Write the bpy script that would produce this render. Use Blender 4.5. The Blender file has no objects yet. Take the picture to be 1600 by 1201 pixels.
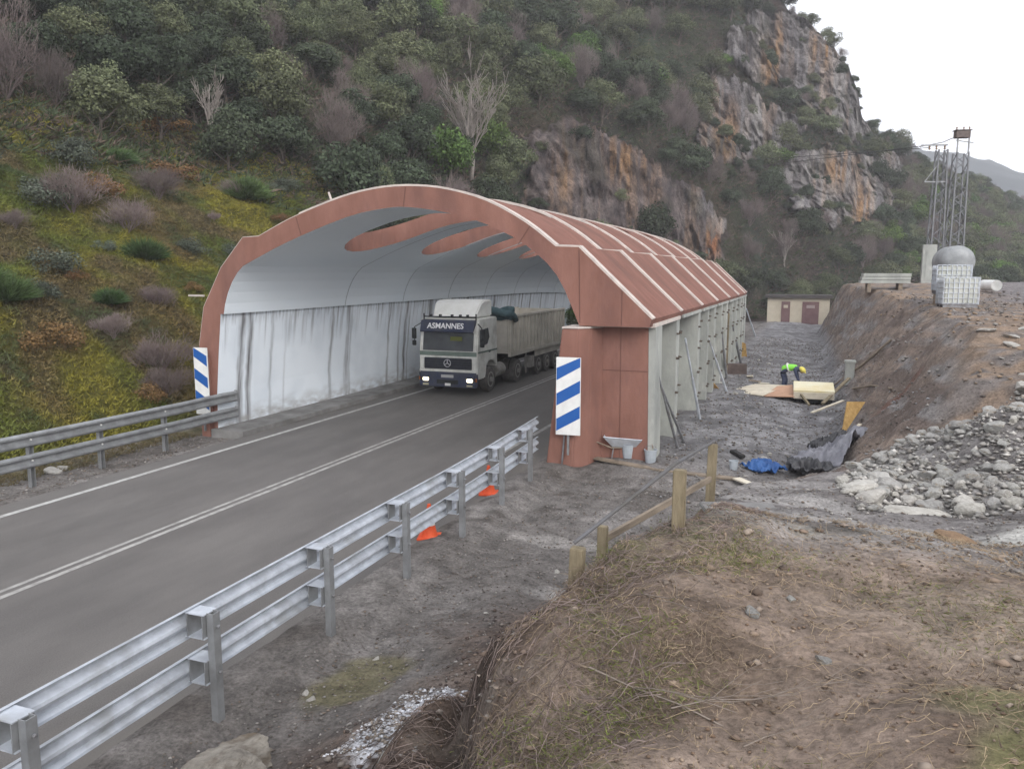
import bpy, math, random
import numpy as np
from mathutils import Vector, Matrix, Euler
random.seed(7); RNG = np.random.default_rng(11)
PI = math.pi
S = bpy.context.scene; COL = S.collection
def lerp(a, b, t): return a + (b-a)*t
def sstep(a, b, x):
    t = np.clip((x-a)/(b-a), 0, 1); return t*t*(3-2*t)
# ------------------------------------------------------------------ vector noise
def _hash(ix, iy, iz, s):
    n = (ix*374761393 + iy*668265263 + iz*2147483647 + s*974634777) & 0xffffffff
    n = ((n ^ (n >> 13))*1274126177) & 0xffffffff
    n = (n ^ (n >> 16)) & 0xffffffff
    return (n & 0xffff)/65535.0
def vnoise(x, y, z=0, s=0):
    x, y, z = np.broadcast_arrays(np.asarray(x, float), np.asarray(y, float), np.asarray(z, float))
    fx, fy, fz = np.floor(x), np.floor(y), np.floor(z)
    ix, iy, iz = fx.astype(np.int64), fy.astype(np.int64), fz.astype(np.int64)
    u, v, w = x-fx, y-fy, z-fz
    u = u*u*(3-2*u); v = v*v*(3-2*v); w = w*w*(3-2*w)
    def h(a, b, c): return _hash(ix+a, iy+b, iz+c, s)
    x00 = lerp(h(0,0,0), h(1,0,0), u); x10 = lerp(h(0,1,0), h(1,1,0), u)
    x01 = lerp(h(0,0,1), h(1,0,1), u); x11 = lerp(h(0,1,1), h(1,1,1), u)
    return lerp(lerp(x00, x10, v), lerp(x01, x11, v), w)*2-1
def fbm(x, y, z=0, o=4, s=0, g=.5):
    r = 0; a = 1; n = 0
    for i in range(o):
        r = r + a*vnoise(np.asarray(x)*2**i, np.asarray(y)*2**i, np.asarray(z)*2**i, s+i*17); n += a; a *= g
    return r/n
# ------------------------------------------------------------------ materials
def ground_mat(name, f1, f2, bd):
    m = bpy.data.materials.new(name); m.use_nodes = True; nt = m.node_tree; N = nt.nodes; L = nt.links; b = N['Principled BSDF']; b.inputs['Roughness'].default_value = .93; b.inputs['Specular IOR Level'].default_value = .2
    g = N.new('ShaderNodeNewGeometry'); va = N.new('ShaderNodeVertexColor'); va.layer_name = 'Col'; cur = va.outputs[0]; h = None
    for sc, lo, hi, det in ((f1, .62, 1.38, 8), (f2, .60, 1.42, 6)):
        n = N.new('ShaderNodeTexNoise'); n.inputs['Scale'].default_value = sc; n.inputs['Detail'].default_value = det; n.inputs['Roughness'].default_value = .7; L.new(g.outputs['Position'], n.inputs['Vector'])
        r = N.new('ShaderNodeMapRange'); r.inputs[1].default_value = .32; r.inputs[2].default_value = .68; r.inputs[3].default_value = lo; r.inputs[4].default_value = hi; L.new(n.outputs['Fac'], r.inputs[0])
        x = N.new('ShaderNodeMix'); x.data_type = 'RGBA'; x.blend_type = 'MULTIPLY'; x.inputs[0].default_value = 1; L.new(cur, x.inputs[6]); L.new(r.outputs[0], x.inputs[7]); cur = x.outputs[2]
        bp = N.new('ShaderNodeBump'); bp.inputs['Strength'].default_value = .9; bp.inputs['Distance'].default_value = bd/sc*4; L.new(n.outputs['Fac'], bp.inputs['Height'])
        if h: L.new(h, bp.inputs['Normal'])
        h = bp.outputs[0]
    L.new(cur, b.inputs['Base Color']); L.new(h, b.inputs['Normal']); return m
def mat(name, c1, c2=None, scale=3, rough=.85, bump=0, bscale=None, metal=0, c3=None, s3=.6, t3=(.5,.65), detail=6,
        stretch=(1,1,1), vcol=None, vary=0, emit=None, spec=.3, world=False, lo=.35, hi=.65, isl=0):
    m = bpy.data.materials.new(name); m.use_nodes = True; nt = m.node_tree; N = nt.nodes; L = nt.links
    b = N['Principled BSDF']; b.inputs['Roughness'].default_value = rough; b.inputs['Metallic'].default_value = metal
    b.inputs['Specular IOR Level'].default_value = spec
    if emit:
        b.inputs['Emission Color'].default_value = (*emit[:3], 1); b.inputs['Emission Strength'].default_value = emit[3]
    if world:
        g = N.new('ShaderNodeNewGeometry'); src = g.outputs['Position']
    else:
        g = N.new('ShaderNodeTexCoord'); src = g.outputs['Object']
    mp = N.new('ShaderNodeMapping'); mp.inputs['Scale'].default_value = stretch; L.new(src, mp.inputs['Vector'])
    def noise(sc, det=detail, r=.6):
        n = N.new('ShaderNodeTexNoise'); n.inputs['Scale'].default_value = sc; n.inputs['Detail'].default_value = det
        n.inputs['Roughness'].default_value = r; L.new(mp.outputs[0], n.inputs['Vector']); return n
    def rng(sock, a, bb):
        r = N.new('ShaderNodeMapRange'); r.inputs[1].default_value = a; r.inputs[2].default_value = bb; L.new(sock, r.inputs[0]); return r.outputs[0]
    def mix(f, a, bb, mode='MIX'):
        x = N.new('ShaderNodeMix'); x.data_type = 'RGBA'; x.blend_type = mode
        if isinstance(f, float): x.inputs[0].default_value = f
        else: L.new(f, x.inputs[0])
        for i, v in ((6, a), (7, bb)):
            if isinstance(v, tuple): x.inputs[i].default_value = (*v, 1)
            else: L.new(v, x.inputs[i])
        return x.outputs[2]
    if vcol:
        va = N.new('ShaderNodeVertexColor'); va.layer_name = vcol
        n = noise(scale); f = rng(n.outputs['Fac'], lo, hi)
        k1 = mix(f, tuple(c1), tuple(c2)); col = mix(1.0, va.outputs[0], k1, 'MULTIPLY')
    elif c2 is not None:
        n = noise(scale); col = mix(rng(n.outputs['Fac'], lo, hi), tuple(c1), tuple(c2))
    else: col = None
    if c3 is not None:
        n3 = noise(s3, 4); col = mix(rng(n3.outputs['Fac'], *t3), col, tuple(c3))
    if vary:
        oi = N.new('ShaderNodeObjectInfo'); hs = N.new('ShaderNodeHueSaturation')
        L.new(rng_out(N, L, oi.outputs['Random'], 1-vary, 1+vary), hs.inputs['Value'])
        m2 = N.new('ShaderNodeMath'); m2.operation = 'MULTIPLY_ADD'; L.new(oi.outputs['Random'], m2.inputs[0]); m2.inputs[1].default_value = 37.7; m2.inputs[2].default_value = 0
        m3 = N.new('ShaderNodeMath'); m3.operation = 'FRACT'; L.new(m2.outputs[0], m3.inputs[0])
        L.new(rng_out(N, L, m3.outputs[0], .5-vary*.05, .5+vary*.05), hs.inputs['Hue'])
        L.new(col, hs.inputs['Color']); col = hs.outputs[0]
    if isl:
        gi = N.new('ShaderNodeNewGeometry'); hs = N.new('ShaderNodeHueSaturation')
        L.new(rng_out(N, L, gi.outputs['Random Per Island'], 1-isl, 1+isl), hs.inputs['Value']); L.new(col, hs.inputs['Color']); col = hs.outputs[0]
    if col is None: b.inputs['Base Color'].default_value = (*c1, 1)
    else: L.new(col, b.inputs['Base Color'])
    if bump:
        nb = noise(bscale or scale*3, 8, .65); bp = N.new('ShaderNodeBump'); bp.inputs['Strength'].default_value = bump
        bp.inputs['Distance'].default_value = .05; L.new(nb.outputs['Fac'], bp.inputs['Height']); L.new(bp.outputs[0], b.inputs['Normal'])
    return m
def rng_out(N, L, sock, a, b):
    r = N.new('ShaderNodeMapRange'); r.inputs[3].default_value = a; r.inputs[4].default_value = b; L.new(sock, r.inputs[0]); return r.outputs[0]
# ------------------------------------------------------------------ objects
def tag(o, label=None, cat=None, group=None, kind=None):
    for k, v in (('label', label), ('category', cat), ('group', group), ('kind', kind)):
        if v: o[k] = v
    return o
def empty(name, loc=(0,0,0), rz=0, label=None, cat=None, group=None):
    o = bpy.data.objects.new(name, None); COL.objects.link(o); o.location = loc; o.rotation_euler = (0,0,rz); o.empty_display_size = .1
    return tag(o, label, cat, group)
def link(name, me, parent=None, m=None, smooth=False):
    o = bpy.data.objects.new(name, me); COL.objects.link(o)
    if parent is not None: o.parent = parent
    if m is not None:
        for k in (m if isinstance(m, (list, tuple)) else [m]): me.materials.append(k)
    if smooth: me.polygons.foreach_set('use_smooth', np.ones(len(me.polygons), bool))
    return o
def np_mesh(name, V, F, cols=None):
    V = np.asarray(V, np.float32); F = np.asarray(F, np.int32); k = F.shape[1]
    me = bpy.data.meshes.new(name); me.vertices.add(len(V)); me.vertices.foreach_set('co', V.ravel())
    me.loops.add(F.size); me.loops.foreach_set('vertex_index', F.ravel())
    me.polygons.add(len(F)); me.polygons.foreach_set('loop_start', np.arange(0, F.size, k, dtype=np.int32))
    me.update(calc_edges=True); me.validate()
    if cols is not None:
        a = me.color_attributes.new('Col', 'FLOAT_COLOR', 'POINT'); c = np.ones((len(V), 4), np.float32); c[:, :3] = cols
        a.data.foreach_set('color', c.ravel())
    return me
class MB:
    def __init__(s): s.v = []; s.f = []; s.mi = []
    def add(s, vs, fs, mi=0, M=None):
        b = len(s.v)
        for p in vs: s.v.append(tuple(M @ Vector(p)) if M is not None else tuple(p))
        for q in fs: s.f.append(tuple(i+b for i in q)); s.mi.append(mi)
    def box(s, c, d, rot=None, mi=0, taper=1):
        x, y, z = d[0]/2, d[1]/2, d[2]/2; t = taper
        vs = [(-x,-y,-z),(x,-y,-z),(x,y,-z),(-x,y,-z),(-x*t,-y*t,z),(x*t,-y*t,z),(x*t,y*t,z),(-x*t,y*t,z)]
        M = Matrix.Translation(c) @ (Euler(rot).to_matrix().to_4x4() if rot else Matrix.Identity(4))
        s.add(vs, [(0,3,2,1),(4,5,6,7),(0,1,5,4),(1,2,6,5),(2,3,7,6),(3,0,4,7)], mi, M); return s
    def bar(s, a, b, w, h=None, mi=0, up=(0,0,1)):
        a = Vector(a); b = Vector(b); h = h or w; d = (b-a); l = d.length; d.normalize()
        u = Vector(up); 
        if abs(d.dot(u)) > .98: u = Vector((0,1,0))
        sx = d.cross(u).normalized(); sz = sx.cross(d)
        vs = [tuple(p + sx*(i*w/2) + sz*(j*h/2)) for p in (a, b) for i, j in ((-1,-1),(1,-1),(1,1),(-1,1))]
        s.add(vs, [(0,1,2,3),(7,6,5,4),(0,4,5,1),(1,5,6,2),(2,6,7,3),(3,7,4,0)], mi); return s
    def tube(s, pts, r, n=8, mi=0, cap=True):
        P = [Vector(p) for p in pts]; R = r if isinstance(r, (list, tuple)) else [r]*len(P); b = len(s.v)
        for i, p in enumerate(P):
            d = (P[min(i+1, len(P)-1)] - P[max(i-1, 0)]).normalized(); u = Vector((0,0,1)) if abs(d.z) < .9 else Vector((1,0,0))
            x = d.cross(u).normalized(); y = x.cross(d)
            for k in range(n): a = 2*PI*k/n; s.v.append(tuple(p + x*(R[i]*math.cos(a)) + y*(R[i]*math.sin(a))))
        for i in range(len(P)-1):
            for k in range(n): s.f.append((b+i*n+k, b+i*n+(k+1)%n, b+(i+1)*n+(k+1)%n, b+(i+1)*n+k)); s.mi.append(mi)
        if cap:
            s.f.append(tuple(b+k for k in range(n))[::-1]); s.mi.append(mi); s.f.append(tuple(b+(len(P)-1)*n+k for k in range(n))); s.mi.append(mi)
        return s
    def lathe(s, prof, c=(0,0,0), n=16, axis='z', mi=0):
        b = len(s.v)
        for r, h in prof:
            for k in range(n):
                a = 2*PI*k/n; p = (r*math.cos(a), r*math.sin(a), h)
                if axis == 'x': p = (h, p[0], p[1])
                if axis == 'y': p = (p[1], h, p[0])
                s.v.append((p[0]+c[0], p[1]+c[1], p[2]+c[2]))
        for i in range(len(prof)-1):
            for k in range(n): s.f.append((b+i*n+k, b+i*n+(k+1)%n, b+(i+1)*n+(k+1)%n, b+(i+1)*n+k)); s.mi.append(mi)
        s.f.append(tuple(b+k for k in range(n))[::-1]); s.mi.append(mi); s.f.append(tuple(b+(len(prof)-1)*n+k for k in range(n))); s.mi.append(mi)
        return s
    def prism(s, poly, h0, h1, axis='y', mi=0):
        n = len(poly); f = {'x': lambda a, b, h: (h, a, b), 'y': lambda a, b, h: (a, h, b), 'z': lambda a, b, h: (a, b, h)}[axis]
        vs = [f(a, b, h0) for a, b in poly] + [f(a, b, h1) for a, b in poly]
        s.add(vs, [tuple(range(n))[::-1], tuple(range(n, 2*n))] + [(i, (i+1)%n, n+(i+1)%n, n+i) for i in range(n)], mi); return s
    def mesh(s, name, bevel=0):
        me = bpy.data.meshes.new(name); me.from_pydata(s.v, [], s.f); me.polygons.foreach_set('material_index', s.mi)
        import bmesh
        bm = bmesh.new(); bm.from_mesh(me); bmesh.ops.recalc_face_normals(bm, faces=bm.faces)
        if bevel: bmesh.ops.bevel(bm, geom=bm.edges[:], offset=bevel, segments=2, affect='EDGES', clamp_overlap=True)
        bm.to_mesh(me); bm.free(); return me
    def build(s, name, m, parent=None, bevel=0, smooth=False): return link(name, s.mesh(name, bevel), parent, m, smooth)
def copy_tree(o, parent=None):
    c = o.copy(); COL.objects.link(c); c.parent = parent
    for ch in [x for x in o.children]:
        copy_tree(ch, c)
    return c
def text_mesh(name, body, size, m, parent, loc, rot, extrude=.004, bold=0):
    cu = bpy.data.curves.new('t', 'FONT'); cu.body = body; cu.size = size; cu.align_x = 'CENTER'; cu.align_y = 'CENTER'; cu.extrude = extrude; cu.offset = bold
    t = bpy.data.objects.new('t', cu); COL.objects.link(t); dg = bpy.context.evaluated_depsgraph_get(); dg.update()
    me = bpy.data.meshes.new_from_object(t.evaluated_get(dg)); bpy.data.objects.remove(t)
    me.materials.clear(); o = link(name, me, parent, m); o.location = loc; o.rotation_euler = rot; return o
# ================================================================== CAMERA, WORLD
cam = bpy.data.cameras.new('camera'); co = bpy.data.objects.new('camera', cam); COL.objects.link(co); S.camera = co
cam.sensor_width = 36; cam.lens = 36*1244/1600; cam.clip_end = 6000; cam.clip_start = .05
co.location = (0,0,4.7); co.rotation_euler = (math.radians(90-8.03), 0, math.radians(20.91))
SUN_EL, SUN_AZ = 27, 140
w = bpy.data.worlds.new('World'); S.world = w; w.use_nodes = True; N = w.node_tree.nodes; L = w.node_tree.links
bg = N['Background']; sk = N.new('ShaderNodeTexSky'); sk.sky_type = 'NISHITA'; sk.sun_disc = False
sk.sun_elevation = math.radians(SUN_EL); sk.sun_rotation = math.radians(SUN_AZ); sk.dust_density = 6; sk.air_density = 1.5
hs = N.new('ShaderNodeHueSaturation'); hs.inputs['Saturation'].default_value = .16; L.new(sk.outputs[0], hs.inputs['Color'])
# overcast: an even white cloud layer mixed over the sky
mx = N.new('ShaderNodeMix'); mx.data_type = 'RGBA'; mx.inputs[0].default_value = .65; L.new(hs.outputs[0], mx.inputs[6]); mx.inputs[7].default_value = (13.4, 13.7, 14.6, 1)
L.new(mx.outputs[2], bg.inputs['Color']); bg.inputs['Strength'].default_value = .124
sl = bpy.data.lights.new('sun', 'SUN'); sl.energy = 1.5; sl.angle = math.radians(25); sl.color = (1, .97, .92)
so = bpy.data.objects.new('sun', sl); COL.objects.link(so); so.rotation_euler = (math.radians(90-SUN_EL), 0, math.radians(-SUN_AZ+180))
S.view_settings.view_transform = 'Standard'; S.view_settings.look = 'None'; S.view_settings.exposure = .28; S.view_settings.gamma = 1
S.cycles.max_bounces = 10; S.cycles.diffuse_bounces = 8; S.cycles.volume_bounces = 1; S.cycles.use_denoising = True
# ================================================================== TERRAIN FUNCTIONS
AZ  = np.array([-80,-60,-50,-40,-30,-20,-12, -6,-2.62,-1.52, 0, 1.03,1.69,2.04,3.15,4.1,5.6,7.8,11.2,18,45.])
R0T = np.array([18.3,20.8,23.5,28,36,52.6,72, 88, 97,100,104,107,109,110,112,114,116,122,126,124,90])
R1T = np.array([100,108,118,135,150,155,160,156,150,148,146,146,146,146,150,160,180,210,250,300,300])
ELT = np.array([.45,.45,.45,.45,.45,.45,.44,.40,.286,.272,.243,.222,.196,.168,.146,.130,.108,.091,.066,.08,.1])
def foot(az):
    r = np.interp(az, AZ, R0T); a = np.clip(np.abs(az), 20, 85); return np.where(az < -20, 18/np.sin(np.radians(a)), r)
def hill_z(x, y, fine=True):
    x = np.asarray(x, float); y = np.asarray(y, float)
    az = np.degrees(np.arctan2(x, y)); r = np.hypot(x, y)
    r0 = foot(az); r1 = np.interp(az, AZ, R1T); el = np.interp(az, AZ, ELT)
    H = 4.7 + el*r1 + .5
    t = (r-r0)/(r1-r0)
    k = 3.0; amp = .75*sstep(-24, -14, az)*(1-sstep(6, 9, az))
    ph = .12*fbm(x/30, y/30, 0, 3, 5)
    tt = np.clip(t+ph*amp*np.clip(t*3, 0, 1), 0, 1.3)
    s = tt - amp*np.sin(2*PI*k*tt)/(2*PI*k)
    z = -.5 + H*np.where(t < 1, np.clip(s, 0, 1.02), 1.0 - .25*(t-1))
    up = np.clip((r-r0)/6, 0, 1)
    z = z + up*(1.6*fbm(x/11, y/11, 0, 4, 1) + (.35*fbm(x/1.6, y/1.6, 0, 3, 2) if fine else 0))
    z = np.where(t < 0, -.5 + (r-r0)*.15, z)
    return z
# edge of the raised ground the camera stands on, and of the excavated bank: x, y, height at the edge, width of the drop
EDGE = [(-1.2,-4,2.2,3.0),(-1.15,2,2.15,2.8),(-1.15,3.3,2.3,2.6),(-1.35,4.6,2.6,1.9),(-1.25,5.4,2.84,1.4),(-.8,6.0,2.92,1.3),(-.75,7.5,2.35,1.3),(-.9,9.2,2.1,1.3),(-1.2,12,1.55,1.3),
        (-.2,13.0,1.4,2.2),(.9,14.3,1.35,3.2),(2.3,16.2,1.8,3.2),(3.1,18.5,2.7,3.0),(3.7,23,3.3,3.1),(4.0,30,3.35,3.3),(3.7,38,3.5,3.0),(3.0,48,3.7,2.5),(2.2,58,3.8,1.8),(1.9,70,3.7,1.8),(5,84,3.3,4),(12,92,3,6)]
HP = np.array([(0,0,2.98),(1,3,3.0),(3,3,3.05),(-.6,3,2.75),(-.7,4.6,2.9),(3.3,14.6,2.5),(4.6,15.6,2.9),(1.2,5,2.88),(3,5,2.9),(.2,6,2.75),(2.2,7,2.45),(0,8,2.3),(1.2,9.5,1.9),(.3,11,1.65),(1.4,11.5,1.5),(2.6,9,2.1),(2.6,12,1.75),(3.4,14,2.0),
      (1.5,13.5,1.45),(4.2,11,2.2),(5.5,14,2.6),(5,17,3.0),(4.5,20,3.1),(7,24,3.3),(5,34,3.4),(9,34,3.5),(7,50,3.9),(4,60,3.9),(12,60,4.0),(20,60,4.2),(14,85,3.5),(30,30,4),(30,80,4),(10,10,3),(8,0,3.1),(0,-6,3)]+[(e[0],e[1],e[2]) for e in EDGE])
_ed = np.array(EDGE)
def edge_dist(x, y):
    """signed distance from the edge (+ on the raised side) and the width of the drop there"""
    P = np.stack([x, y], -1); best = np.full(x.shape, 1e9); wid = np.ones(x.shape); sg = np.ones(x.shape)
    for i in range(len(_ed)-1):
        a = _ed[i, :2]; b = _ed[i+1, :2]; ab = b-a
        t = np.clip(((P-a)@ab)/(ab@ab), 0, 1); q = a + t[..., None]*ab; d = np.hypot(*(np.moveaxis(P-q, -1, 0)))
        cr = ab[0]*(y-a[1]) - ab[1]*(x-a[0]); m = d < best-1e-9
        best = np.where(m, d, best); wid = np.where(m, lerp(_ed[i,3], _ed[i+1,3], t), wid); sg = np.where(m, np.where(cr < 0, 1, -1), sg)
    return best*sg, wid
def high_z(x, y):
    num = 0; den = 0
    for px, py, pz in HP:
        d2 = (x-px)**2 + (y-py)**2*.8 + .15; wgt = d2**-1.8; num = num + wgt*pz; den = den + wgt
    return num/den
def bend(y):
    """sideways and downward drift of the road beyond Y = 40"""
    d = np.clip(np.asarray(y, float)-40, 0, 60); return -.0042*d*d, -.0012*d*d
def ground_z(x, y, fine=True):
    x = np.atleast_1d(np.asarray(x, float)); y = np.atleast_1d(np.asarray(y, float))
    wx = x + .35*fbm(x*.9, y*.9, 0, 3, 40); wy = y + .35*fbm(x*.9, y*.9, 0, 3, 60)
    sd, wid = edge_dist(wx, wy)
    hz = high_z(x, y)
    bx, bz = bend(y)
    lo = -.10 + bz*.2 + .10*sstep(0, 1, fbm(x*.5, y*.5, 0, 3, 8))*sstep(-5.2, -3.5, x)
    lo = lo + .25*sstep(-5.6, -4.6, x)*sstep(17.5, 19.5, y)*(1-sstep(-3, 0, x))      # soil heaped against the portal
    lo = lo + .65*sstep(2.8, .2, np.abs(sd+wid+.3))*(1-sstep(7, 11, y))               # loose soil at the foot of the mound
    t = np.clip(1 + sd/wid, 0, 1); m = t*t*(3-2*t)*.35 + t*.65
    z = lerp(lo, hz, m)
    gq = 1-sstep(6.5, 8.5, y); gn = .5+.5*sstep(-.4, .4, fbm(x*1.5, y*1.5, 0, 3, 44))
    z = z - gq*gn*.42*np.exp(-((sd+.55)/.17)**2) + gq*.22*np.exp(-((sd+1.05)/.32)**2)
    if True:
        rx = x - bx
        off = sstep(-6.3, -5.0, rx); offl = 1-sstep(-17.2, -16.0, rx)
        k = np.maximum(off, offl)
        rough = .05*fbm(x*2.2, y*2.2, 0, 4, 12) + .10*fbm(x*.7, y*.7, 0, 3, 13)
        face = np.clip(4*m*(1-m), 0, 1)
        rough = rough + face*(.18*fbm(x*1.3, y*1.3, 0, 4, 14)) + face*sstep(18, 24, y)*.10*fbm(x*.7+y*.9, y*.5-x*.2, 0, 4, 15)
        z = z + k*rough*(1 if fine else .6)
        z = np.where(k < .02, np.minimum(z, -.07+bz), z)
        vz = .004+.045*sstep(-6.5, -6.0, rx)*(rx > -10)+.03*fbm(x*2.5, y*1.2, 0, 4, 19); vz = np.maximum(vz, -.06); e1 = sstep(-6.62, -6.3, rx)*(1-sstep(-5.75, -5.2, rx)); e2 = sstep(-15.95, -15.6, rx)*(1-sstep(-15.33, -15.2, rx))*(y < 18)
        z = lerp(z, vz+bz, np.maximum(e1, e2))
    return z
def gz(x, y): return float(ground_z(x, y)[0])
def hz1(x, y): return float(hill_z(x, y)[()])
# ================================================================== MATERIALS
M = {}
M['ground'] = ground_mat('ground', 3.2, 22, .10)
M['hill'] = ground_mat('hill', .7, 3.5, .35)
def asphalt_mat():
    m = mat('asphalt', (.112,.104,.099), (.150,.140,.132), 1.1, .66, bump=.35, bscale=45, stretch=(1,.3,1), c3=(.098,.092,.088), s3=.7, t3=(.5,.8), world=True, spec=.35, detail=10)
    nt = m.node_tree; N = nt.nodes; L = nt.links; b = N['Principled BSDF']; src = b.inputs['Base Color'].links[0].from_socket
    g = N.new('ShaderNodeNewGeometry'); sp = N.new('ShaderNodeSeparateXYZ'); L.new(g.outputs['Position'], sp.inputs[0])
    def nz(sc, det, st=(1,1,1)):
        mp = N.new('ShaderNodeMapping'); mp.inputs['Scale'].default_value = st; L.new(g.outputs['Position'], mp.inputs[0]); n = N.new('ShaderNodeTexNoise'); n.inputs['Scale'].default_value = sc; n.inputs['Detail'].default_value = det; L.new(mp.outputs[0], n.inputs['Vector']); return n.outputs['Fac']
    def mr(s_, a, b_, c=0, d=1):
        r = N.new('ShaderNodeMapRange'); r.inputs[1].default_value = a; r.inputs[2].default_value = b_; r.inputs[3].default_value = c; r.inputs[4].default_value = d; L.new(s_, r.inputs[0]); return r.outputs[0]
    def mx(f, a, c, mode='MIX'):
        x = N.new('ShaderNodeMix'); x.data_type = 'RGBA'; x.blend_type = mode; L.new(f, x.inputs[0]) if not isinstance(f, float) else setattr(x.inputs[0], 'default_value', f); L.new(a, x.inputs[6])
        if isinstance(c, tuple): x.inputs[7].default_value = (*c, 1)
        else: L.new(c, x.inputs[7])
        return x.outputs[2]
    def m2(op, a, c):
        n = N.new('ShaderNodeMath'); n.operation = op; L.new(a, n.inputs[0]); L.new(c, n.inputs[1]) if not isinstance(c, float) else setattr(n.inputs[1], 'default_value', c); return n.outputs[0]
    col = mx(1.0, src, mr(nz(70, 3), .35, .65, .80, 1.22), 'MULTIPLY')           # aggregate
    ed = m2('MULTIPLY', mr(sp.outputs['X'], -8.3, -6.1), mr(nz(1.6, 7, (1,.4,1)), .35, .62)); col = mx(m2('MULTIPLY', ed, .75), col, (.185,.168,.15))    # mud carried onto the near edge
    el_ = m2('MULTIPLY', mr(sp.outputs['X'], -14.4, -15.3), mr(nz(2.2, 7, (1,.5,1)), .35, .6)); col = mx(m2('MULTIPLY', el_, .8), col, (.17,.16,.15))
    L.new(col, b.inputs['Base Color']); return m
M['asphalt'] = asphalt_mat()
M['paint'] = mat('road_paint', (.50,.50,.48), (.33,.32,.31), 6, .7, bump=.1, bscale=50, world=True)
M['paint_worn'] = mat('road_paint_worn', (.42,.41,.39), (.25,.24,.23), 5, .7, bump=.1, bscale=50, world=True)
M['curb'] = mat('curb_concrete', (.26,.255,.25), (.15,.145,.14), 1.4, .9, bump=.6, bscale=12, world=True)
M['red'] = mat('red_concrete', (.215,.103,.078), (.275,.138,.108), 1.6, .9, bump=.35, bscale=11, world=True, c3=(.175,.088,.072), s3=1.1, t3=(.46,.70), stretch=(1,1,.4), detail=9)
M['redroof'] = mat('red_roof', (.175,.078,.058), (.235,.110,.084), 2.4, .9, bump=.35, bscale=14, world=True, c3=(.14,.07,.054), s3=.9, t3=(.46,.7), stretch=(.5,1.3,.5), detail=9)
M['strip'] = mat('joint_mortar', (.62,.55,.50), (.46,.41,.38), 3, .85, bump=.3, bscale=14, world=True)
M['grey'] = mat('grey_lining', (.77,.84,.90), (.82,.88,.93), .6, .75, bump=.06, bscale=3, stretch=(1,.25,1.5), world=True)
M['conc'] = mat('form_concrete', (.40,.41,.38), (.27,.28,.265), 1.3, .9, bump=.35, bscale=7, stretch=(1,1,.5), world=True, c3=(.47,.47,.44), s3=2.2, t3=(.55,.75))
M['galv'] = mat('galvanised_steel', (.62,.66,.72), (.46,.49,.54), 5, .45, metal=.35, bump=.05, bscale=30, world=True, spec=.5, c3=(.36,.37,.38), s3=1.7, t3=(.52,.72))
M['galvold'] = mat('dull_galvanised_steel', (.34,.35,.36), (.24,.245,.25), 4, .6, metal=.55, bump=.08, bscale=25, world=True)
M['wood'] = mat('timber', (.27,.225,.15), (.155,.125,.08), 4, .85, bump=.4, bscale=18, stretch=(4,4,.7))
M['oldwood'] = mat('weathered_plank', (.29,.235,.18), (.16,.13,.10), 4, .9, bump=.4, bscale=15, stretch=(1,.4,3))
M['osb'] = mat('strand_board', (.55,.36,.14), (.38,.23,.08), 9, .8, bump=.3, bscale=25)
M['ply'] = mat('pale_board', (.70,.64,.52), (.52,.46,.36), 2.5, .75, bump=.1)
M['steel'] = mat('prop_steel', (.30,.31,.33), (.20,.19,.19), 6, .55, metal=.5, bump=.1)
M['white'] = mat('white_paint', (.78,.78,.76), (.66,.66,.64), 3, .55)
M['blue'] = mat('sign_blue', (.015,.09,.33), (.02,.105,.36), 3, .45)
M['black'] = mat('black_rubber', (.018,.018,.019), (.035,.033,.032), 8, .8, bump=.2)
M['rockg'] = mat('grey_rock', (.44,.43,.405), (.30,.29,.275), 3, .9, bump=.8, bscale=7, vary=.22, c3=(.30,.25,.19), s3=1.6, t3=(.55,.7))
M['rockw'] = mat('pale_rock', (.52,.50,.46), (.36,.34,.31), 3, .9, bump=.7, bscale=7, vary=.15)
M['boulder'] = mat('boulder_stone', (.36,.33,.285), (.20,.18,.155), 2.2, .95, bump=1.0, bscale=9, c3=(.17,.135,.10), s3=1.1, t3=(.48,.68), detail=10)
M['rockb'] = mat('brown_rock', (.27,.18,.11), (.19,.125,.08), 3, .9, bump=.6, bscale=7)
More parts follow.
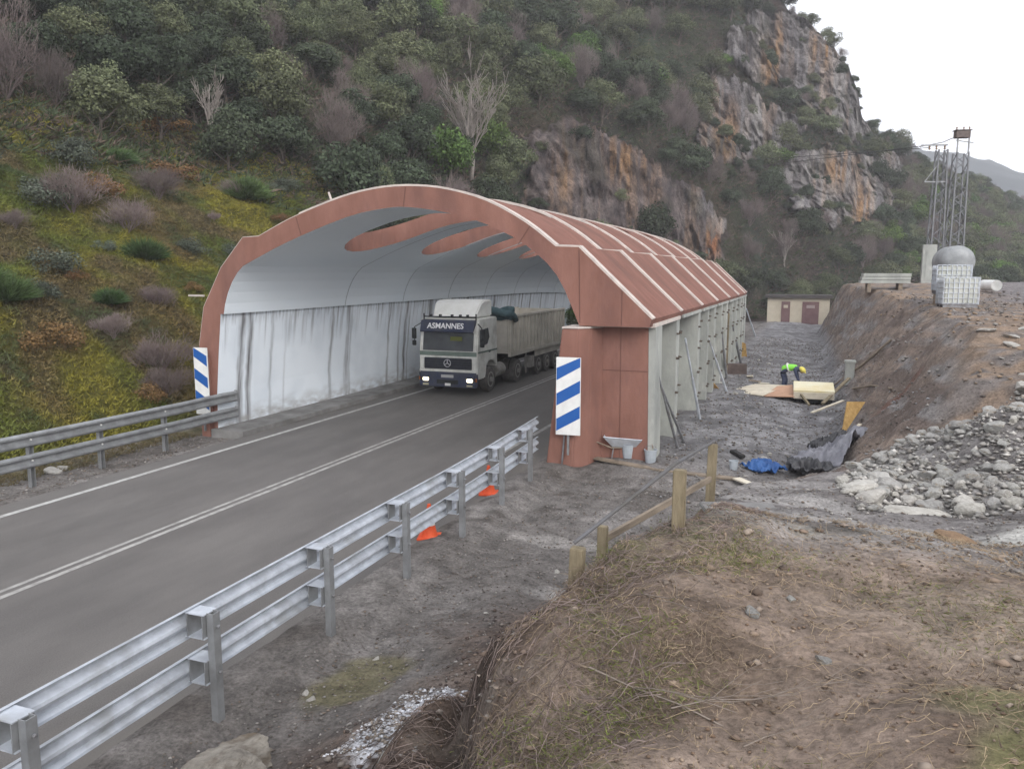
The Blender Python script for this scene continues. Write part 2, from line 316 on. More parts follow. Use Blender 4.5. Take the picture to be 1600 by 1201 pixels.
# stained white side wall: rusty black runs below the joint of the lining
def wall_mat():
    m = bpy.data.materials.new('stained_white_wall'); m.use_nodes = True; nt = m.node_tree; N = nt.nodes; L = nt.links; b = N['Principled BSDF']
    b.inputs['Roughness'].default_value = .6; g = N.new('ShaderNodeNewGeometry'); sp = N.new('ShaderNodeSeparateXYZ'); L.new(g.outputs['Position'], sp.inputs[0])
    def math_(op, a, b_=None, c=None):
        n = N.new('ShaderNodeMath'); n.operation = op
        for i, v in enumerate((a, b_, c)):
            if v is None: continue
            if isinstance(v, (int, float)): n.inputs[i].default_value = v
            else: L.new(v, n.inputs[i])
        return n.outputs[0]
    def nz(vec, sc, det=4):
        mp = N.new('ShaderNodeMapping'); mp.inputs['Scale'].default_value = vec; L.new(g.outputs['Position'], mp.inputs[0])
        n = N.new('ShaderNodeTexNoise'); n.inputs['Scale'].default_value = sc; n.inputs['Detail'].default_value = det; L.new(mp.outputs[0], n.inputs['Vector']); return n.outputs['Fac']
    def mr(s, a, b_, c=0, d=1):
        r = N.new('ShaderNodeMapRange'); r.inputs[1].default_value = a; r.inputs[2].default_value = b_; r.inputs[3].default_value = c; r.inputs[4].default_value = d; L.new(s, r.inputs[0]); return r.outputs[0]
    wig = mr(nz((1,1,1), 1.2, 2), 0, 1, -.12, .12); yy = math_('ADD', sp.outputs['Y'], wig)
    streak = None
    # named runs of dirt: position along the wall, half width, darkness
    for y0, hw, k in ((19.45,.09,.75),(19.85,.08,.8),(20.9,.05,.45),(21.6,.04,.25),(24.3,.06,.55),(25.35,.09,.6),(25.55,.05,.4),(28.4,.05,.6),(29.3,.05,.55),(29.8,.07,.8),(30.1,.04,.5),(32.0,.14,.9),(34.2,.1,.8),(36,.08,.8),(39.5,.1,.8),(42,.06,.8),(44,.07,.8),(45.6,.06,.8),(48,.1,.7),(52,.1,.7)):
        d = math_('ABSOLUTE', math_('SUBTRACT', yy, y0)); s = mr(d, hw*.45, hw*2.2, min(1, k*1.15), 0)
        streak = s if streak is None else math_('MAXIMUM', streak, s)
    brk = mr(nz((1,6,.5), 2.0, 5), .3, .62, .35, 1); streak = math_('MULTIPLY', streak, brk)
    fine = mr(nz((.2,1,.05), 6, 5), .50, .68, 0, .7); fade = mr(sp.outputs['Z'], 2.2, 3.5, 0, 1); fine = math_('MULTIPLY', fine, fade)
    drip = mr(nz((.2,1,.12), 14, 4), .45, .7, 0, .7); fd2 = mr(sp.outputs['Z'], 3.1, 3.5, 0, 1); drip = math_('MULTIPLY', drip, fd2)
    allm = math_('MAXIMUM', math_('MAXIMUM', streak, fine), drip)
    mx = N.new('ShaderNodeMix'); mx.data_type = 'RGBA'; mx.inputs[6].default_value = (.84,.90,.965,1); mx.inputs[7].default_value = (.10,.09,.09,1); L.new(allm, mx.inputs[0])
    mul = N.new('ShaderNodeMix'); mul.data_type = 'RGBA'; mul.blend_type = 'MULTIPLY'; mul.inputs[7].default_value = (.90,.91,.92,1); L.new(mr(nz((1,1,1), .8, 6), .45, .65), mul.inputs[0]); L.new(mx.outputs[2], mul.inputs[6])
    foot_ = N.new('ShaderNodeMix'); foot_.data_type = 'RGBA'; L.new(math_('MULTIPLY', mr(sp.outputs['Z'], .1, .75, 1, 0), mr(nz((1,.6,1.5), 3, 5), .35, .65)), foot_.inputs[0])
    L.new(mul.outputs[2], foot_.inputs[6]); foot_.inputs[7].default_value = (.34,.33,.32,1)
    L.new(foot_.outputs[2], b.inputs['Base Color']); return m
M['wall'] = wall_mat()
# cliffs: grey limestone with ochre runs, mixed by the vertex mask into undergrowth
# ================================================================== HILLS
def in_poly(x, y, poly):
    c = np.zeros(x.shape, bool); n = len(poly)
    for i in range(n):
        x1, y1 = poly[i]; x2, y2 = poly[(i+1) % n]
        cond = ((y1 > y) != (y2 > y)) & (x < (x2-x1)*(y-y1)/((y2-y1)+1e-12)+x1); c ^= cond
    return c
# bare cliff areas of the mountain: azimuth in degrees from the survey point, slope angle tangent
CLIFFS = [[(-19.6,.172),(-18.3,.176),(-16.6,.18),(-14,.155),(-11.6,.141),(-9.5,.105),(-6.6,.075),(-6.8,.012),(-9.8,.03),(-14,.04),(-18,.05),(-20.3,.07),(-19.5,.12)],
          [(-8.2,.21),(-6.4,.228),(-4.6,.215),(-4.0,.19),(-1.6,.165),(-2.8,.122),(-8.0,.125)],
          [(-7.0,.25),(-6.2,.285),(-4,.30),(-2.2,.285),(.3,.275),(1.6,.245),(3.0,.15),(1.2,.148),(-.8,.185),(-4,.215),(-6,.235)],
          [(-2.8,.118),(-.4,.142),(4.6,.132),(4.6,.085),(1,.048),(-1.8,.07)]]
CLIFF_OCHRE = [(-7.3,.033,.9,.022),(-6.2,.155,.9,.03),(-3.3,.235,.9,.03),(-.4,.245,.7,.02),(-17.2,.11,.5,.05),(-13,.13,1.2,.025),(2.5,.07,.6,.03),(.8,.115,1.2,.02)]
def rock_mask(az, el):
    a = az + .9*fbm(az*.8, el*70, 0, 3, 31); e = el + .016*fbm(az*.7, el*60, 0, 3, 33); m = np.zeros(az.shape)
    for p in CLIFFS: m = np.maximum(m, in_poly(a, e, p).astype(float))
    return m
def az_el(x, y, z): return np.degrees(np.arctan2(x, y)), (z-4.7)/np.hypot(x, y)
def build_hill():
    azs = np.concatenate([np.linspace(-78, -16, 330), np.linspace(-15.88, 12, 330), np.linspace(12.3, 45, 70)])
    q = np.concatenate([np.linspace(-.06, .45, 150), np.linspace(.455, 1.02, 150), np.array([1.06,1.12,1.2,1.35,1.6,2])])
    A, Q = np.meshgrid(azs, q, indexing='ij'); r0 = foot(A); r1 = np.interp(A, AZ, R1T); R = r0 + (r1-r0)*Q
    X = R*np.sin(np.radians(A)); Y = R*np.cos(np.radians(A)); Z = hill_z(X, Y)
    az, el = az_el(X, Y, Z); rm = rock_mask(az, el)
    rid = 1-np.abs(fbm(X/5, Y/5, Z/9, 4, 21)); sh_ = 1-np.abs(fbm(X/1.3, Y/1.3, Z/2.4, 3, 28))*2; d = rm*(.8*sh_ + 2.4*(rid-.6) + 1.3*fbm(X/2.2, Y/2.2, Z/2.6, 4, 23) + .8*np.round(3*fbm(X/6, Y/6, Z/3, 2, 27))/2)
    X2 = X - d*np.sin(np.radians(A))*1.2; Y2 = Y - d*np.cos(np.radians(A))*1.2; Z2 = Z + rm*.7*fbm(X/2, Y/2, Z/2, 3, 25)
    c_und = np.stack([.052+.02*fbm(X/6,Y/6,0,3,51), .050+.015*fbm(X/5,Y/5,0,3,52), .036+0*X], -1)
    n1 = sstep(-.25, .3, fbm(X/3.2, Y/3.2, 0, 4, 53))[..., None]; n2 = sstep(0, .45, fbm(X/2.2, Y/2.2, 0, 3, 54))[..., None]
    moss = lerp(np.array([.085,.088,.022]), np.array([.135,.125,.026]), n1); moss = lerp(moss, np.array([.09,.066,.04]), n2*.7)
    fl = forest_line(az); g = ((1-sstep(fl-.012, fl+.012, el))*(1-sstep(-33, -28, az)))[..., None]
    colr = lerp(c_und, moss, g)
    dg_ = 1-sstep(-9, -7.2, az); streaks = lerp(fbm(az*3.0, el*14, 0, 4, 61), fbm(az*.9+el*55, el*70-az*.35, 0, 4, 62), dg_)
    rock = lerp(np.array([.20,.185,.19]), np.array([.37,.345,.335]), sstep(-.35, .35, streaks)[..., None]); rock = rock*lerp(np.array([1,1,1.]), np.array([.66,.58,.56]), dg_[..., None])
    rock = lerp(rock, np.array([.10,.088,.094]), sstep(.1, .5, fbm(X/4, Y/4, Z/5, 4, 63))[..., None]*.9)
    och = np.zeros(az.shape)
    for a0, e0, wa, we in CLIFF_OCHRE: och = np.maximum(och, np.exp(-((az-a0)/wa)**2-((el-e0)/we)**2))
    och = och*sstep(-.3, .25, fbm(az*4, el*14, 0, 3, 67)) + .3*sstep(.0, .4, fbm(az*2.5, el*10, 0, 3, 69))
    rock = lerp(rock, np.array([.42,.25,.13]), np.clip(och, 0, .95)[..., None])
    rock = lerp(rock, np.array([.36,.14,.06]), (np.exp(-((az+6.9)/.5)**2-((el-.03)/.016)**2))[..., None]*.9)
    vg = sstep(.12, .38, fbm(X/3, Y/3, Z/4, 4, 73))[..., None]; rock = lerp(rock, np.array([.06,.062,.04]), vg*.5); crk = sstep(.72, .93, 1-np.abs(fbm(X/2.4+az, Y/2.4, Z/3.0, 4, 71))*3)[..., None]; rock = lerp(rock, np.array([.07,.06,.06]), crk*.75)
    colr = lerp(colr, rock, rm[..., None])
    na, nq = A.shape; idx = np.arange(na*nq).reshape(na, nq)
    F = np.stack([idx[:-1,:-1], idx[1:,:-1], idx[1:,1:], idx[:-1,1:]], -1).reshape(-1, 4)
    me = np_mesh('hillside', np.stack([X2, Y2, Z2], -1).reshape(-1, 3), F[:, ::-1], colr.reshape(-1, 3))
    tag(link('hillside', me, None, M['hill'], True), kind='structure')
def forest_line(az): return np.interp(az, [-80,-53,-48,-44,-41,-38,-35,-30], [.16,.145,.135,.12,.115,.10,.085,.03])
build_hill()
# ================================================================== NEAR GROUND
def build_ground():
    xs = np.concatenate([np.linspace(-30, -18, 25)[:-1], np.linspace(-18, -7, 56)[:-1], np.linspace(-7, -5.5, 32)[:-1], np.linspace(-5.5, 5, 220)[:-1], np.linspace(5, 10, 45)[:-1], np.linspace(10, 60, 40)])
    ys = np.concatenate([np.linspace(-6, 1.5, 12)[:-1], np.linspace(1.5, 8, 170)[:-1], np.linspace(8, 18, 170)[:-1], np.linspace(18, 36, 170)[:-1], np.linspace(36, 75, 130)[:-1], np.linspace(75, 135, 50)])
    X, Y = np.meshgrid(xs, ys, indexing='ij'); Z = ground_z(X.ravel(), Y.ravel()).reshape(X.shape)
    sd, wid = edge_dist(X, Y); m = np.clip(1+sd/wid, 0, 1)
    n1 = fbm(X*.6, Y*.6, 0, 4, 81); n2 = fbm(X*1.6, Y*1.6, 0, 4, 82); n3 = fbm(X*4, Y*4, 0, 3, 83)
    def C(*c): return np.array(c)
    lowc = lerp(C(.150,.137,.128), C(.215,.20,.19), sstep(-.3, .4, n1)[..., None]); lowc = lerp(lowc, C(.10,.088,.080), sstep(.05, .5, n2)[..., None]*.8)
    lowc = lerp(lowc, lerp(C(.15,.145,.15), C(.25,.245,.25), sstep(-.3, .35, n2)[..., None]), (sstep(17, 22, Y)*sstep(-5, -3.5, X))[..., None])
    high = lerp(C(.265,.205,.165), C(.175,.13,.10), sstep(-.2, .35, n2)[..., None]); high = lerp(high, C(.33,.27,.22), sstep(.05, .45, n1)[..., None]*.7)
    high = lerp(high, C(.15,.16,.055), (sstep(.12, .4, fbm(X*1.1, Y*1.1, 0, 3, 85))*(1-sstep(6, 8, Y)))[..., None]*.65)
    track = lerp(C(.195,.18,.175), C(.29,.275,.265), sstep(-.25, .3, fbm(X*.8, Y*2.4, 0, 4, 86))[..., None]); track = lerp(track, C(.12,.108,.105), sstep(.1, .4, fbm(X*1.2, Y*3, 0, 4, 87))[..., None]*.8)
    yy = Y - X*.15
    high = lerp(high, track, (sstep(5.2, 6.6, yy)*(1-sstep(15, 17, yy)))[..., None])
    high = lerp(high, lerp(C(.23,.17,.125), C(.17,.15,.14), sstep(-.2, .3, n2)[..., None]), sstep(15, 18, Y)[..., None])
    high = lerp(high, C(.17,.155,.155), (sstep(6, 9, X)*sstep(20, 30, Y))[..., None])
    run = fbm(X*.8+Y*.55, Y*.5-X*.25+Z*2.2, 0, 4, 88)
    face = lerp(C(.215,.17,.14), C(.145,.115,.10), sstep(-.3, .3, run)[..., None]); face = lerp(face, C(.23,.22,.215), sstep(.12, .4, fbm(X+Y*.45, Z*3, 0, 4, 89))[..., None]*.8)
    face = lerp(face, C(.16,.075,.055), (np.exp(-((Y-24)/2.2)**2)*sstep(.0,.35,n1))[..., None]*.7)
    face = lerp(lerp(C(.10,.072,.058), C(.16,.115,.09), sstep(-.3, .3, n2)[..., None]), face, sstep(12, 16, Y)[..., None])
    wf = sstep(.04, .3, m); wh = sstep(.80, 1.0, m)
    c = lerp(lerp(lowc, face, wf[..., None]), high, wh[..., None])
    # spilt lime and mortar
    def spill(cx, cy, rx, ry, s): return sstep(1.1, .75, np.hypot((X-cx)/rx, (Y-cy)/ry) + .45*fbm(X*2.5, Y*2.5, 0, 4, s))
    c = lerp(c, C(.50,.49,.46), (spill(2.55, 8.6, 1.3, 1.2, 90))[..., None]*.9)
    c = lerp(c, C(.62,.64,.68), (spill(-3.35, 6.2, .42, .75, 91)*sstep(-.25, .1, fbm(X*9, Y*9, 0, 3, 92)))[..., None])
    c = lerp(c, C(.36,.34,.32), (spill(-4.0, 13.2, .9, .35, 93)+spill(-3.3, 10.9, .9, .3, 94)).clip(0,1)[..., None]*.6)
    c = lerp(c, C(.15,.135,.075), (spill(-4.75, 7.4, .5, .8, 95))[..., None]*.8)
    c = lerp(c, lerp(C(.20,.185,.16), C(.10,.09,.05), sstep(-.2, .3, n2)[..., None]), (1-sstep(-17.3, -16.8, X))[..., None])
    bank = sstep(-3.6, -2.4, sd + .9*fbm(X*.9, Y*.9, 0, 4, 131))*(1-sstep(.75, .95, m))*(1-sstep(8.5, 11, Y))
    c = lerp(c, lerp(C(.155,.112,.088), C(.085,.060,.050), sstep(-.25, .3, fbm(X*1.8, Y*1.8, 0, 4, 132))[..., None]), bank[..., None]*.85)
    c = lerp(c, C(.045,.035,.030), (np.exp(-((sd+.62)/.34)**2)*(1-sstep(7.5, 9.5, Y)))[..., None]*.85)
    c = lerp(c, C(.27,.235,.20), (sstep(.1,.45,n3)*sstep(-3.4,-2.6,-np.abs(X+2.6)-1.4)*(1-sstep(6.5, 8, Y)))[..., None]*.35)
    c = lerp(c, C(.66,.67,.71), (spill(-3.45, 6.25, .5, .8, 91)*sstep(-.35, .05, fbm(X*9, Y*9, 0, 3, 92)))[..., None]*.9)
    c = c*(1+.22*n3[..., None])
    nx, ny = X.shape; idx = np.arange(nx*ny).reshape(nx, ny)
    F = np.stack([idx[:-1,:-1], idx[1:,:-1], idx[1:,1:], idx[:-1,1:]], -1).reshape(-1, 4)
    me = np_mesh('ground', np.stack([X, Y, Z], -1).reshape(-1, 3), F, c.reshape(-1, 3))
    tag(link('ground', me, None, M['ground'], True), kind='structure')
build_ground()
b = MB(); b.box((0,0,-7.5), (1500,1500,1)); tag(b.build('valley_floor', mat('valley_soil', (.09,.085,.06), (.13,.12,.08), .05, .95)), kind='structure')
# far blue mountain ridge and the wooded spur in front of it
def far_ridge(name, az0, az1, R, tab, m, depth, amp):
    azs = np.linspace(az0, az1, 260); q = np.linspace(0, 1, 40); A, Q = np.meshgrid(azs, q, indexing='ij')
    e = np.interp(A, tab[0], tab[1]); top = 4.7+e*R; r = R - depth*(1-Q); X = r*np.sin(np.radians(A)); Y = r*np.cos(np.radians(A))
    Z = -8 + (top+8)*Q**.8 + amp*fbm(X/(R*.05), Y/(R*.05), 0, 5, 101)*(Q*.8+.1)
    back = np.stack([(R+depth)*np.sin(np.radians(azs)), (R+depth)*np.cos(np.radians(azs)), azs*0-20], -1)
    V = np.concatenate([np.stack([X, Y, Z], -1), back[:, None]], 1); n, k = V.shape[:2]; idx = np.arange(n*k).reshape(n, k)
    F = np.stack([idx[:-1,:-1], idx[1:,:-1], idx[1:,1:], idx[:-1,1:]], -1).reshape(-1, 4)
    tag(link(name, np_mesh(name, V.reshape(-1, 3), F[:, ::-1]), None, m, True), kind='structure')
far_ridge('far_mountain', -6, 40, 700, ([-6,2,4.1,5.6,7.7,9.1,11.1,14,20,40],[.16,.158,.153,.136,.1225,.115,.1055,.09,.10,.12]), mat('far_heath', (.035,.048,.055), (.06,.07,.075), .012, .95, world=True, bump=1, bscale=.05), 330, 9)
# ================================================================== ROAD
def B(x, y, z=0): bx, bz = bend(y); return (x+float(bx), y, z+float(bz))
YR = list(np.arange(-8, 40, 4.)) + list(np.arange(40, 101, 2.))
def strip(name, x0, x1, z, m, y0=-8, y1=100, thick=None, kind='structure', parent=None):
    ys = [y for y in YR if y0 < y < y1]; ys = [y0]+ys+[y1]; V = []; F = []
    for y in ys:
        V += [B(x0, y, z), B(x1, y, z)] + ([B(x1, y, z-thick), B(x0, y, z-thick)] if thick else [])
    k = 4 if thick else 2
    for i in range(len(ys)-1):
        for j in range(k if thick else 1): F.append((i*k+j, i*k+(j+1)%k, (i+1)*k+(j+1)%k, (i+1)*k+j))
    if thick: F += [(0,1,2,3), tuple((len(ys)-1)*4+j for j in (3,2,1,0))]
    me = bpy.data.meshes.new(name); me.from_pydata(V, [], F); import bmesh
    bm = bmesh.new(); bm.from_mesh(me); bmesh.ops.recalc_face_normals(bm, faces=bm.faces)
    if not thick and bm.faces[:][0].normal.z < 0: bmesh.ops.reverse_faces(bm, faces=bm.faces)
    bm.to_mesh(me); bm.free(); return tag(link(name, me, parent, m), kind=kind)
strip('road', -15.3, -5.95, 0, M['asphalt'], thick=.2)
strip('edge_line', -14.68, -14.53, .004, M['paint'])
strip('edge_line', -7.62, -7.48, .004, M['paint_worn'])
strip('centre_line', -11.17, -11.08, .004, M['paint_worn'])
strip('centre_line', -10.97, -10.86, .004, M['paint_worn'])
strip('pavement_ledge', -16.45, -15.3, .14, M['curb'], 18.3, 63, thick=.3)
# ================================================================== TUNNEL
def catmull(pts, n=5):
    P = [np.array(p, float) for p in pts]; P = [2*P[0]-P[1]]+P+[2*P[-1]-P[-2]]; out = []
    for i in range(1, len(P)-2):
        for k in range(n):
            t = k/n; a, b_, c, d = P[i-1:i+3]
            out.append(tuple(.5*((2*b_)+(-a+c)*t+(2*a-5*b_+4*c-d)*t*t+(-a+3*b_-3*c+d)*t**3)))
    return out+[tuple(P[-2])]
OUT_L = [(-16.95,-.3),(-16.9,2.56),(-16.66,3.69),(-15.97,4.82),(-15.16,5.66)]
OUT_A = catmull([(-14.62,5.68),(-13.6,6.12),(-12.57,6.46),(-11.6,6.72),(-10.61,6.86),(-9.68,6.86),(-8.78,6.74),(-7.74,6.43),(-6.74,5.90),(-5.95,5.31)], 3)
OUT_R = [(-5.38,5.29),(-3.58,3.60),(-3.64,3.42)]
IN_A = catmull([(-5.33,3.42),(-5.91,4.62),(-6.73,5.36),(-7.75,5.87),(-8.79,6.17),(-9.87,6.34),(-10.62,6.33),(-11.78,6.13),(-13.64,5.52),(-14.96,4.97)], 3)
IN_L = [(-15.2,4.86),(-15.4,4.68),(-15.6,4.42),(-15.76,4.12),(-15.88,3.8),(-15.95,3.5),(-16.06,3.5),(-16.2,2.4),(-16.33,1.2),(-16.38,-.3)]
PROF = OUT_L+OUT_A+OUT_R+IN_A+IN_L
n_out = len(OUT_L)+len(OUT_A)+len(OUT_R)
Y0, PITCH, NB = 18.5, 4.32, 10; Y1 = Y0+PITCH*NB
tunnel = empty('road_tunnel', (-11,18.5,0), 0, 'red cut-and-cover concrete tunnel with a pale grey-blue lining over the road', 'tunnel')
tunnel.location = (0,0,0)
def build_shell():
    ys = [Y0]+[y for y in np.arange(Y0+PITCH/2, Y1-.1, PITCH/2)]+[Y1]; V = []; F = []; mi = []; n = len(PROF)
    for y in ys:
        for x, z in PROF: V.append(B(x, y, z))
    for i in range(len(ys)-1):
        for j in range(n):
            k = (j+1) % n; F.append((i*n+j, i*n+k, (i+1)*n+k, (i+1)*n+j))
            xm = (PROF[j][0]+PROF[k][0])/2; zm = (PROF[j][1]+PROF[k][1])/2
            if j < n_out: mi.append(3 if xm > -14.6 else 0)
            elif j >= n-1: mi.append(0)
            else: mi.append(2 if (zm <= 3.52 and xm < -15) else 1)
    F.append(tuple(range(n))); mi.append(0); F.append(tuple((len(ys)-1)*n+j for j in reversed(range(n)))); mi.append(0)
    me = bpy.data.meshes.new('vault'); me.from_pydata(V, [], F); me.polygons.foreach_set('material_index', mi)
    import bmesh; bm = bmesh.new(); bm.from_mesh(me); bmesh.ops.recalc_face_normals(bm, faces=bm.faces); bm.to_mesh(me); bm.free()
    o = link('vault', me, tunnel, [M['red'], M['grey'], M['wall'], M['redroof']])
    cut = MB()
    for k in range(8):
        yc = 22.45+5.2*k; pts = []
        hw = 1.6
        for a in range(0, 13): t = PI/2+PI*a/12; pts.append((-12.55+hw*.95*math.cos(t), yc+hw*math.sin(t)))
        for a in range(0, 13): t = -PI/2+PI*a/12; pts.append((-8.9+hw*.95*math.cos(t), yc+hw*math.sin(t)))
        bx, bz = bend(yc); cut.prism([(x+float(bx), y) for x, y in pts], 4.6+float(bz), 8.5, 'z')
    c = cut.build('cutter', M['red'])
    md = o.modifiers.new('b', 'BOOLEAN'); md.object = c; md.operation = 'DIFFERENCE'; md.solver = 'EXACT'
    dg = bpy.context.evaluated_depsgraph_get(); dg.update(); me2 = bpy.data.meshes.new_from_object(o.evaluated_get(dg)); o.modifiers.clear(); o.data = me2
    bpy.data.objects.remove(c)
build_shell()
# pale mortar joints across the roof, over the kink down to the eave
def path_band(name, prof, y, wy, h, m, inner=False, parent=tunnel):
    P = [np.array(p) for p in prof]; V = []; F = []
    for i, p in enumerate(P):
        d = P[min(i+1, len(P)-1)]-P[max(i-1, 0)]; nn = np.array([-d[1], d[0]])/np.hypot(*d)
        if inner: nn = -nn if False else nn
        for yy, hh in ((y, -.02), (y, h), (y+wy, h), (y+wy, -.02)):
            q = p+nn*hh; V.append(B(q[0], yy, q[1]))
    for i in range(len(P)-1):
        for j in range(4): F.append((i*4+j, i*4+(j+1)%4, (i+1)*4+(j+1)%4, (i+1)*4+j))
    F += [(0,1,2,3), tuple((len(P)-1)*4+j for j in (3,2,1,0))]
    mb = MB(); mb.add(V, F); return mb.build(name, m, parent)
for k in range(NB+1):
    y = Y0+PITCH*k - (0 if k == 0 else .13) + (.015 if k == 0 else 0); y = min(y, Y1-.25)
    path_band('roof_joint', OUT_A[4:]+OUT_R[:2], y, .27, .05, M['strip'])
for k in range(NB):
    ya = Y0+PITCH*k+.35; yb = Y0+PITCH*(k+1)-.2
    mb = MB(); mb.bar(B(-3.60, ya, 3.44), B(-3.60, yb, 3.44), .06, .09); mb.build('eave_strip', M['conc'] if k else M['strip'], tunnel)
path_band('roof_joint', OUT_L[1:]+OUT_A[:5], Y0+.01, .06, .02, M['strip'])
# thin dark casting joints of the lining
M['seam'] = mat('lining_seam', (.30,.33,.35))
for y in np.arange(Y0+PITCH+2.0, Y1-1, PITCH*1.0):
    seam = [(-5.6,4.0)]+IN_A[1:]+IN_L[:2]
    path_band('lining_seam', IN_A[1:]+IN_L[:6], y, .025, .004, M['seam'])
# ledge where the lining starts and rows of tie holes are part of the wall's own material
# right-hand side: red end wall, recessed grey walls, ribs at each joint
mb = MB(); mb.prism([(-5.9,-.3),(-5.34,3.39),(-3.76,3.39),(-3.70,-.3)], 18.98, 19.3); mb.build('end_wall', M['red'], tunnel, bevel=.012)
mb = MB(); mb.prism([(-3.70,-.3),(-3.755,3.39),(-3.58,3.42),(-3.56,-.3)], 19.02, 19.85); mb.build('end_rib', M['conc'], tunnel)
ys = np.linspace(19.3, Y1-.1, 24)
V = []; F = []
for y in ys:
    for x, z in ((-4.35,-1.4),(-4.35,3.41),(-5.36,3.41),(-5.62,2.2),(-5.9,.6),(-6.0,-1.4)): V.append(B(x, y, z))
for i in range(len(ys)-1):
    for j in range(6): F.append((i*6+j, i*6+(j+1)%6, (i+1)*6+(j+1)%6, (i+1)*6+j))
F += [tuple(range(6)), tuple((len(ys)-1)*6+j for j in range(6))[::-1]]
mb = MB(); mb.add(V, F); mb.build('side_wall', M['conc'], tunnel)
M['clamp'] = mat('form_clamp', (.06,.055,.05), (.12,.09,.07), 8, .7)
rnd = random.Random(8)
_c = MB(); _c.box((0,0,0), (.07,.07,.05)); _c.box((.05,0,0), (.03,.14,.025)); CLAMP = _c.mesh('form_clamp'); CLAMP.materials.append(M['clamp'])
def rib(y0, w_):
    mb = MB(); c0 = B(-4.0, y0, 0); mb.box((c0[0]+.02, y0, 1.0+c0[2]), (.74, w_, 4.8)); mb.build('rib', M['conc'], tunnel, bevel=.01)
    if y0 > 45: return
    for z in (.6, 1.45, 2.3, 3.0):
        for s in (-1, 1):
            o = link('form_clamp', CLAMP, tunnel); o.location = (c0[0]+.41, y0+s*(w_/2-.05), z+c0[2]+.1*s*rnd.random()+.05*rnd.random()); o.rotation_euler = (rnd.uniform(-.5,.5),0,0)
CL = [None]
for k in range(1, NB+1): rib(Y0+PITCH*k-.35, .5)
for k in range(3, NB+1): rib(Y0+PITCH*k-2.3, .34)
# formwork walers on the recessed panels
for k in range(NB):
    y0 = Y0+PITCH*k+ (1.4 if k == 0 else .1); y1 = Y0+PITCH*(k+1)-.62
    for z in (2.95,):
        mb = MB(); mb.bar(B(-4.29, y0, z), B(-4.29, y1, z), .12, .16); mb.build('waler', M['conc'], tunnel)
    mb = MB()
    for z in (.9, 2.2):
        mb.bar(B(-4.345, y0, z), B(-4.345, y1, z), .02, .02)
    for y in np.linspace(y0+.5, y1-.5, 4): mb.bar(B(-4.345, y, 0), B(-4.345, y, 3.1), .02, .02)
    mb.build('panel_joint', M['seam'], tunnel)
# portal pier in front of the right wall
PP = lambda s, dz=0: [(-6.12+.42*s,18.28),(-5.42+.12*s,18.30),(-5.05,18.55),(-4.86,18.98),(-4.86,19.2),(-6.12+.42*s,19.2)]
mb = MB(); lo_, hi_ = PP(0), PP(1)
V = [(x, y, -.35) for x, y in lo_]+[(x, y, 3.36) for x, y in hi_]; n = 6
mb.add(V, [tuple(range(n))[::-1], tuple(range(n, 2*n))]+[(i,(i+1)%n,n+(i+1)%n,n+i) for i in range(n)]); mb.build('pier', M['red'], tunnel, bevel=.03)
mb = MB(); mb.prism([(x, y) for x, y in hi_], 3.362, 3.40, 'z'); mb.build('mortar_cap', M['strip'], tunnel)
mb = MB(); mb.box((-4.62,18.87,3.405), (2.0,.2,.03)); mb.build('mortar_bead', M['strip'], tunnel)
mb = MB(); mb.bar((-5.66,18.25,.05), (-5.60,18.25,.82), .035); mb.build('drain_pipe', M['steel'], tunnel)
mb = MB(); mb.box((-16.67,18.42,.9), (.30,.16,2.6)); mb.build('portal_post', M['red'], tunnel)
M['cast'] = mat('casting_joint', (.13,.065,.052))
for a_, b_, w_ in (((-4.86,18.975,2.32),(-3.74,18.975,2.32),.014),((-10.05,18.495,6.36),(-9.98,18.495,6.84),.02),((-5.32,18.495,3.5),(-5.36,18.495,5.22),.014),((-4.3,18.495,3.45),(-4.3,18.495,4.28),.012),((-13.2,18.495,5.68),(-13.35,18.495,6.18),.014),((-6.9,18.495,5.38),(-6.6,18.495,5.8),.014),((-4.4,18.975,.0),(-4.42,18.975,3.38),.01)):
    mb = MB(); mb.bar(a_, b_, w_, .01, up=(0,1,0)); mb.build('casting_joint', M['cast'], tunnel)
# rebar stubs
mb = MB(); mb.tube([(-12.3,18.7,6.5),(-12.42,18.7,6.82)], .03, 6); mb.build('rebar_stub', M['strip'], tunnel)
mb = MB(); mb.box((-16.95,18.55,4.02), (.55,.06,.05)); mb.build('bracket', M['strip'], tunnel)
# ================================================================== STRIPED PANELS
def striped_panel(name, label, loc, wd, ht, flip, n=3, rz=0):
    t = empty(name, loc, rz, label, 'sign', 'blue and white striped panels at the tunnel mouth')
    mb = MB(); mb.box((0,0,0), (wd,.04,ht)); mb.build('board', M['white'], t, bevel=.004)
    mb = MB(); pitch = ht/(n+.05); sl = wd*.55; th = pitch*.48
    for k in range(n+1):
        z0 = -ht/2 + pitch*(k+.02)+ (0.08 if not flip else .12); za, zb = (z0, z0+sl) if not flip else (z0+sl, z0)
        def cl(v): return max(-ht/2+.001, min(ht/2-.001, v))
        p = [(-wd/2+.012, cl(za)), (wd/2-.012, cl(zb)), (wd/2-.012, cl(zb+th)), (-wd/2+.012, cl(za+th))]
        if max(q[1] for q in p)-min(q[1] for q in p) < .05 or z0 > ht/2-.1: continue
        mb.prism(p, -.023, -.0215)
    mb.build('stripe', M['blue'], t)
    mb = MB(); mb.bar((0,.03,-ht/2-.5), (0,.03,ht/2), .05); mb.build('post', M['galvold'], t); return t
striped_panel('striped_panel', 'blue and white striped panel on the red pier at the right of the tunnel mouth', (-5.47,18.1,1.75), .60, 1.88, False, 3, .06)
striped_panel('striped_panel', 'narrow blue and white striped panel at the left foot of the tunnel mouth', (-16.62,18.22,1.56), .50, 1.95, True, 3, -.02)
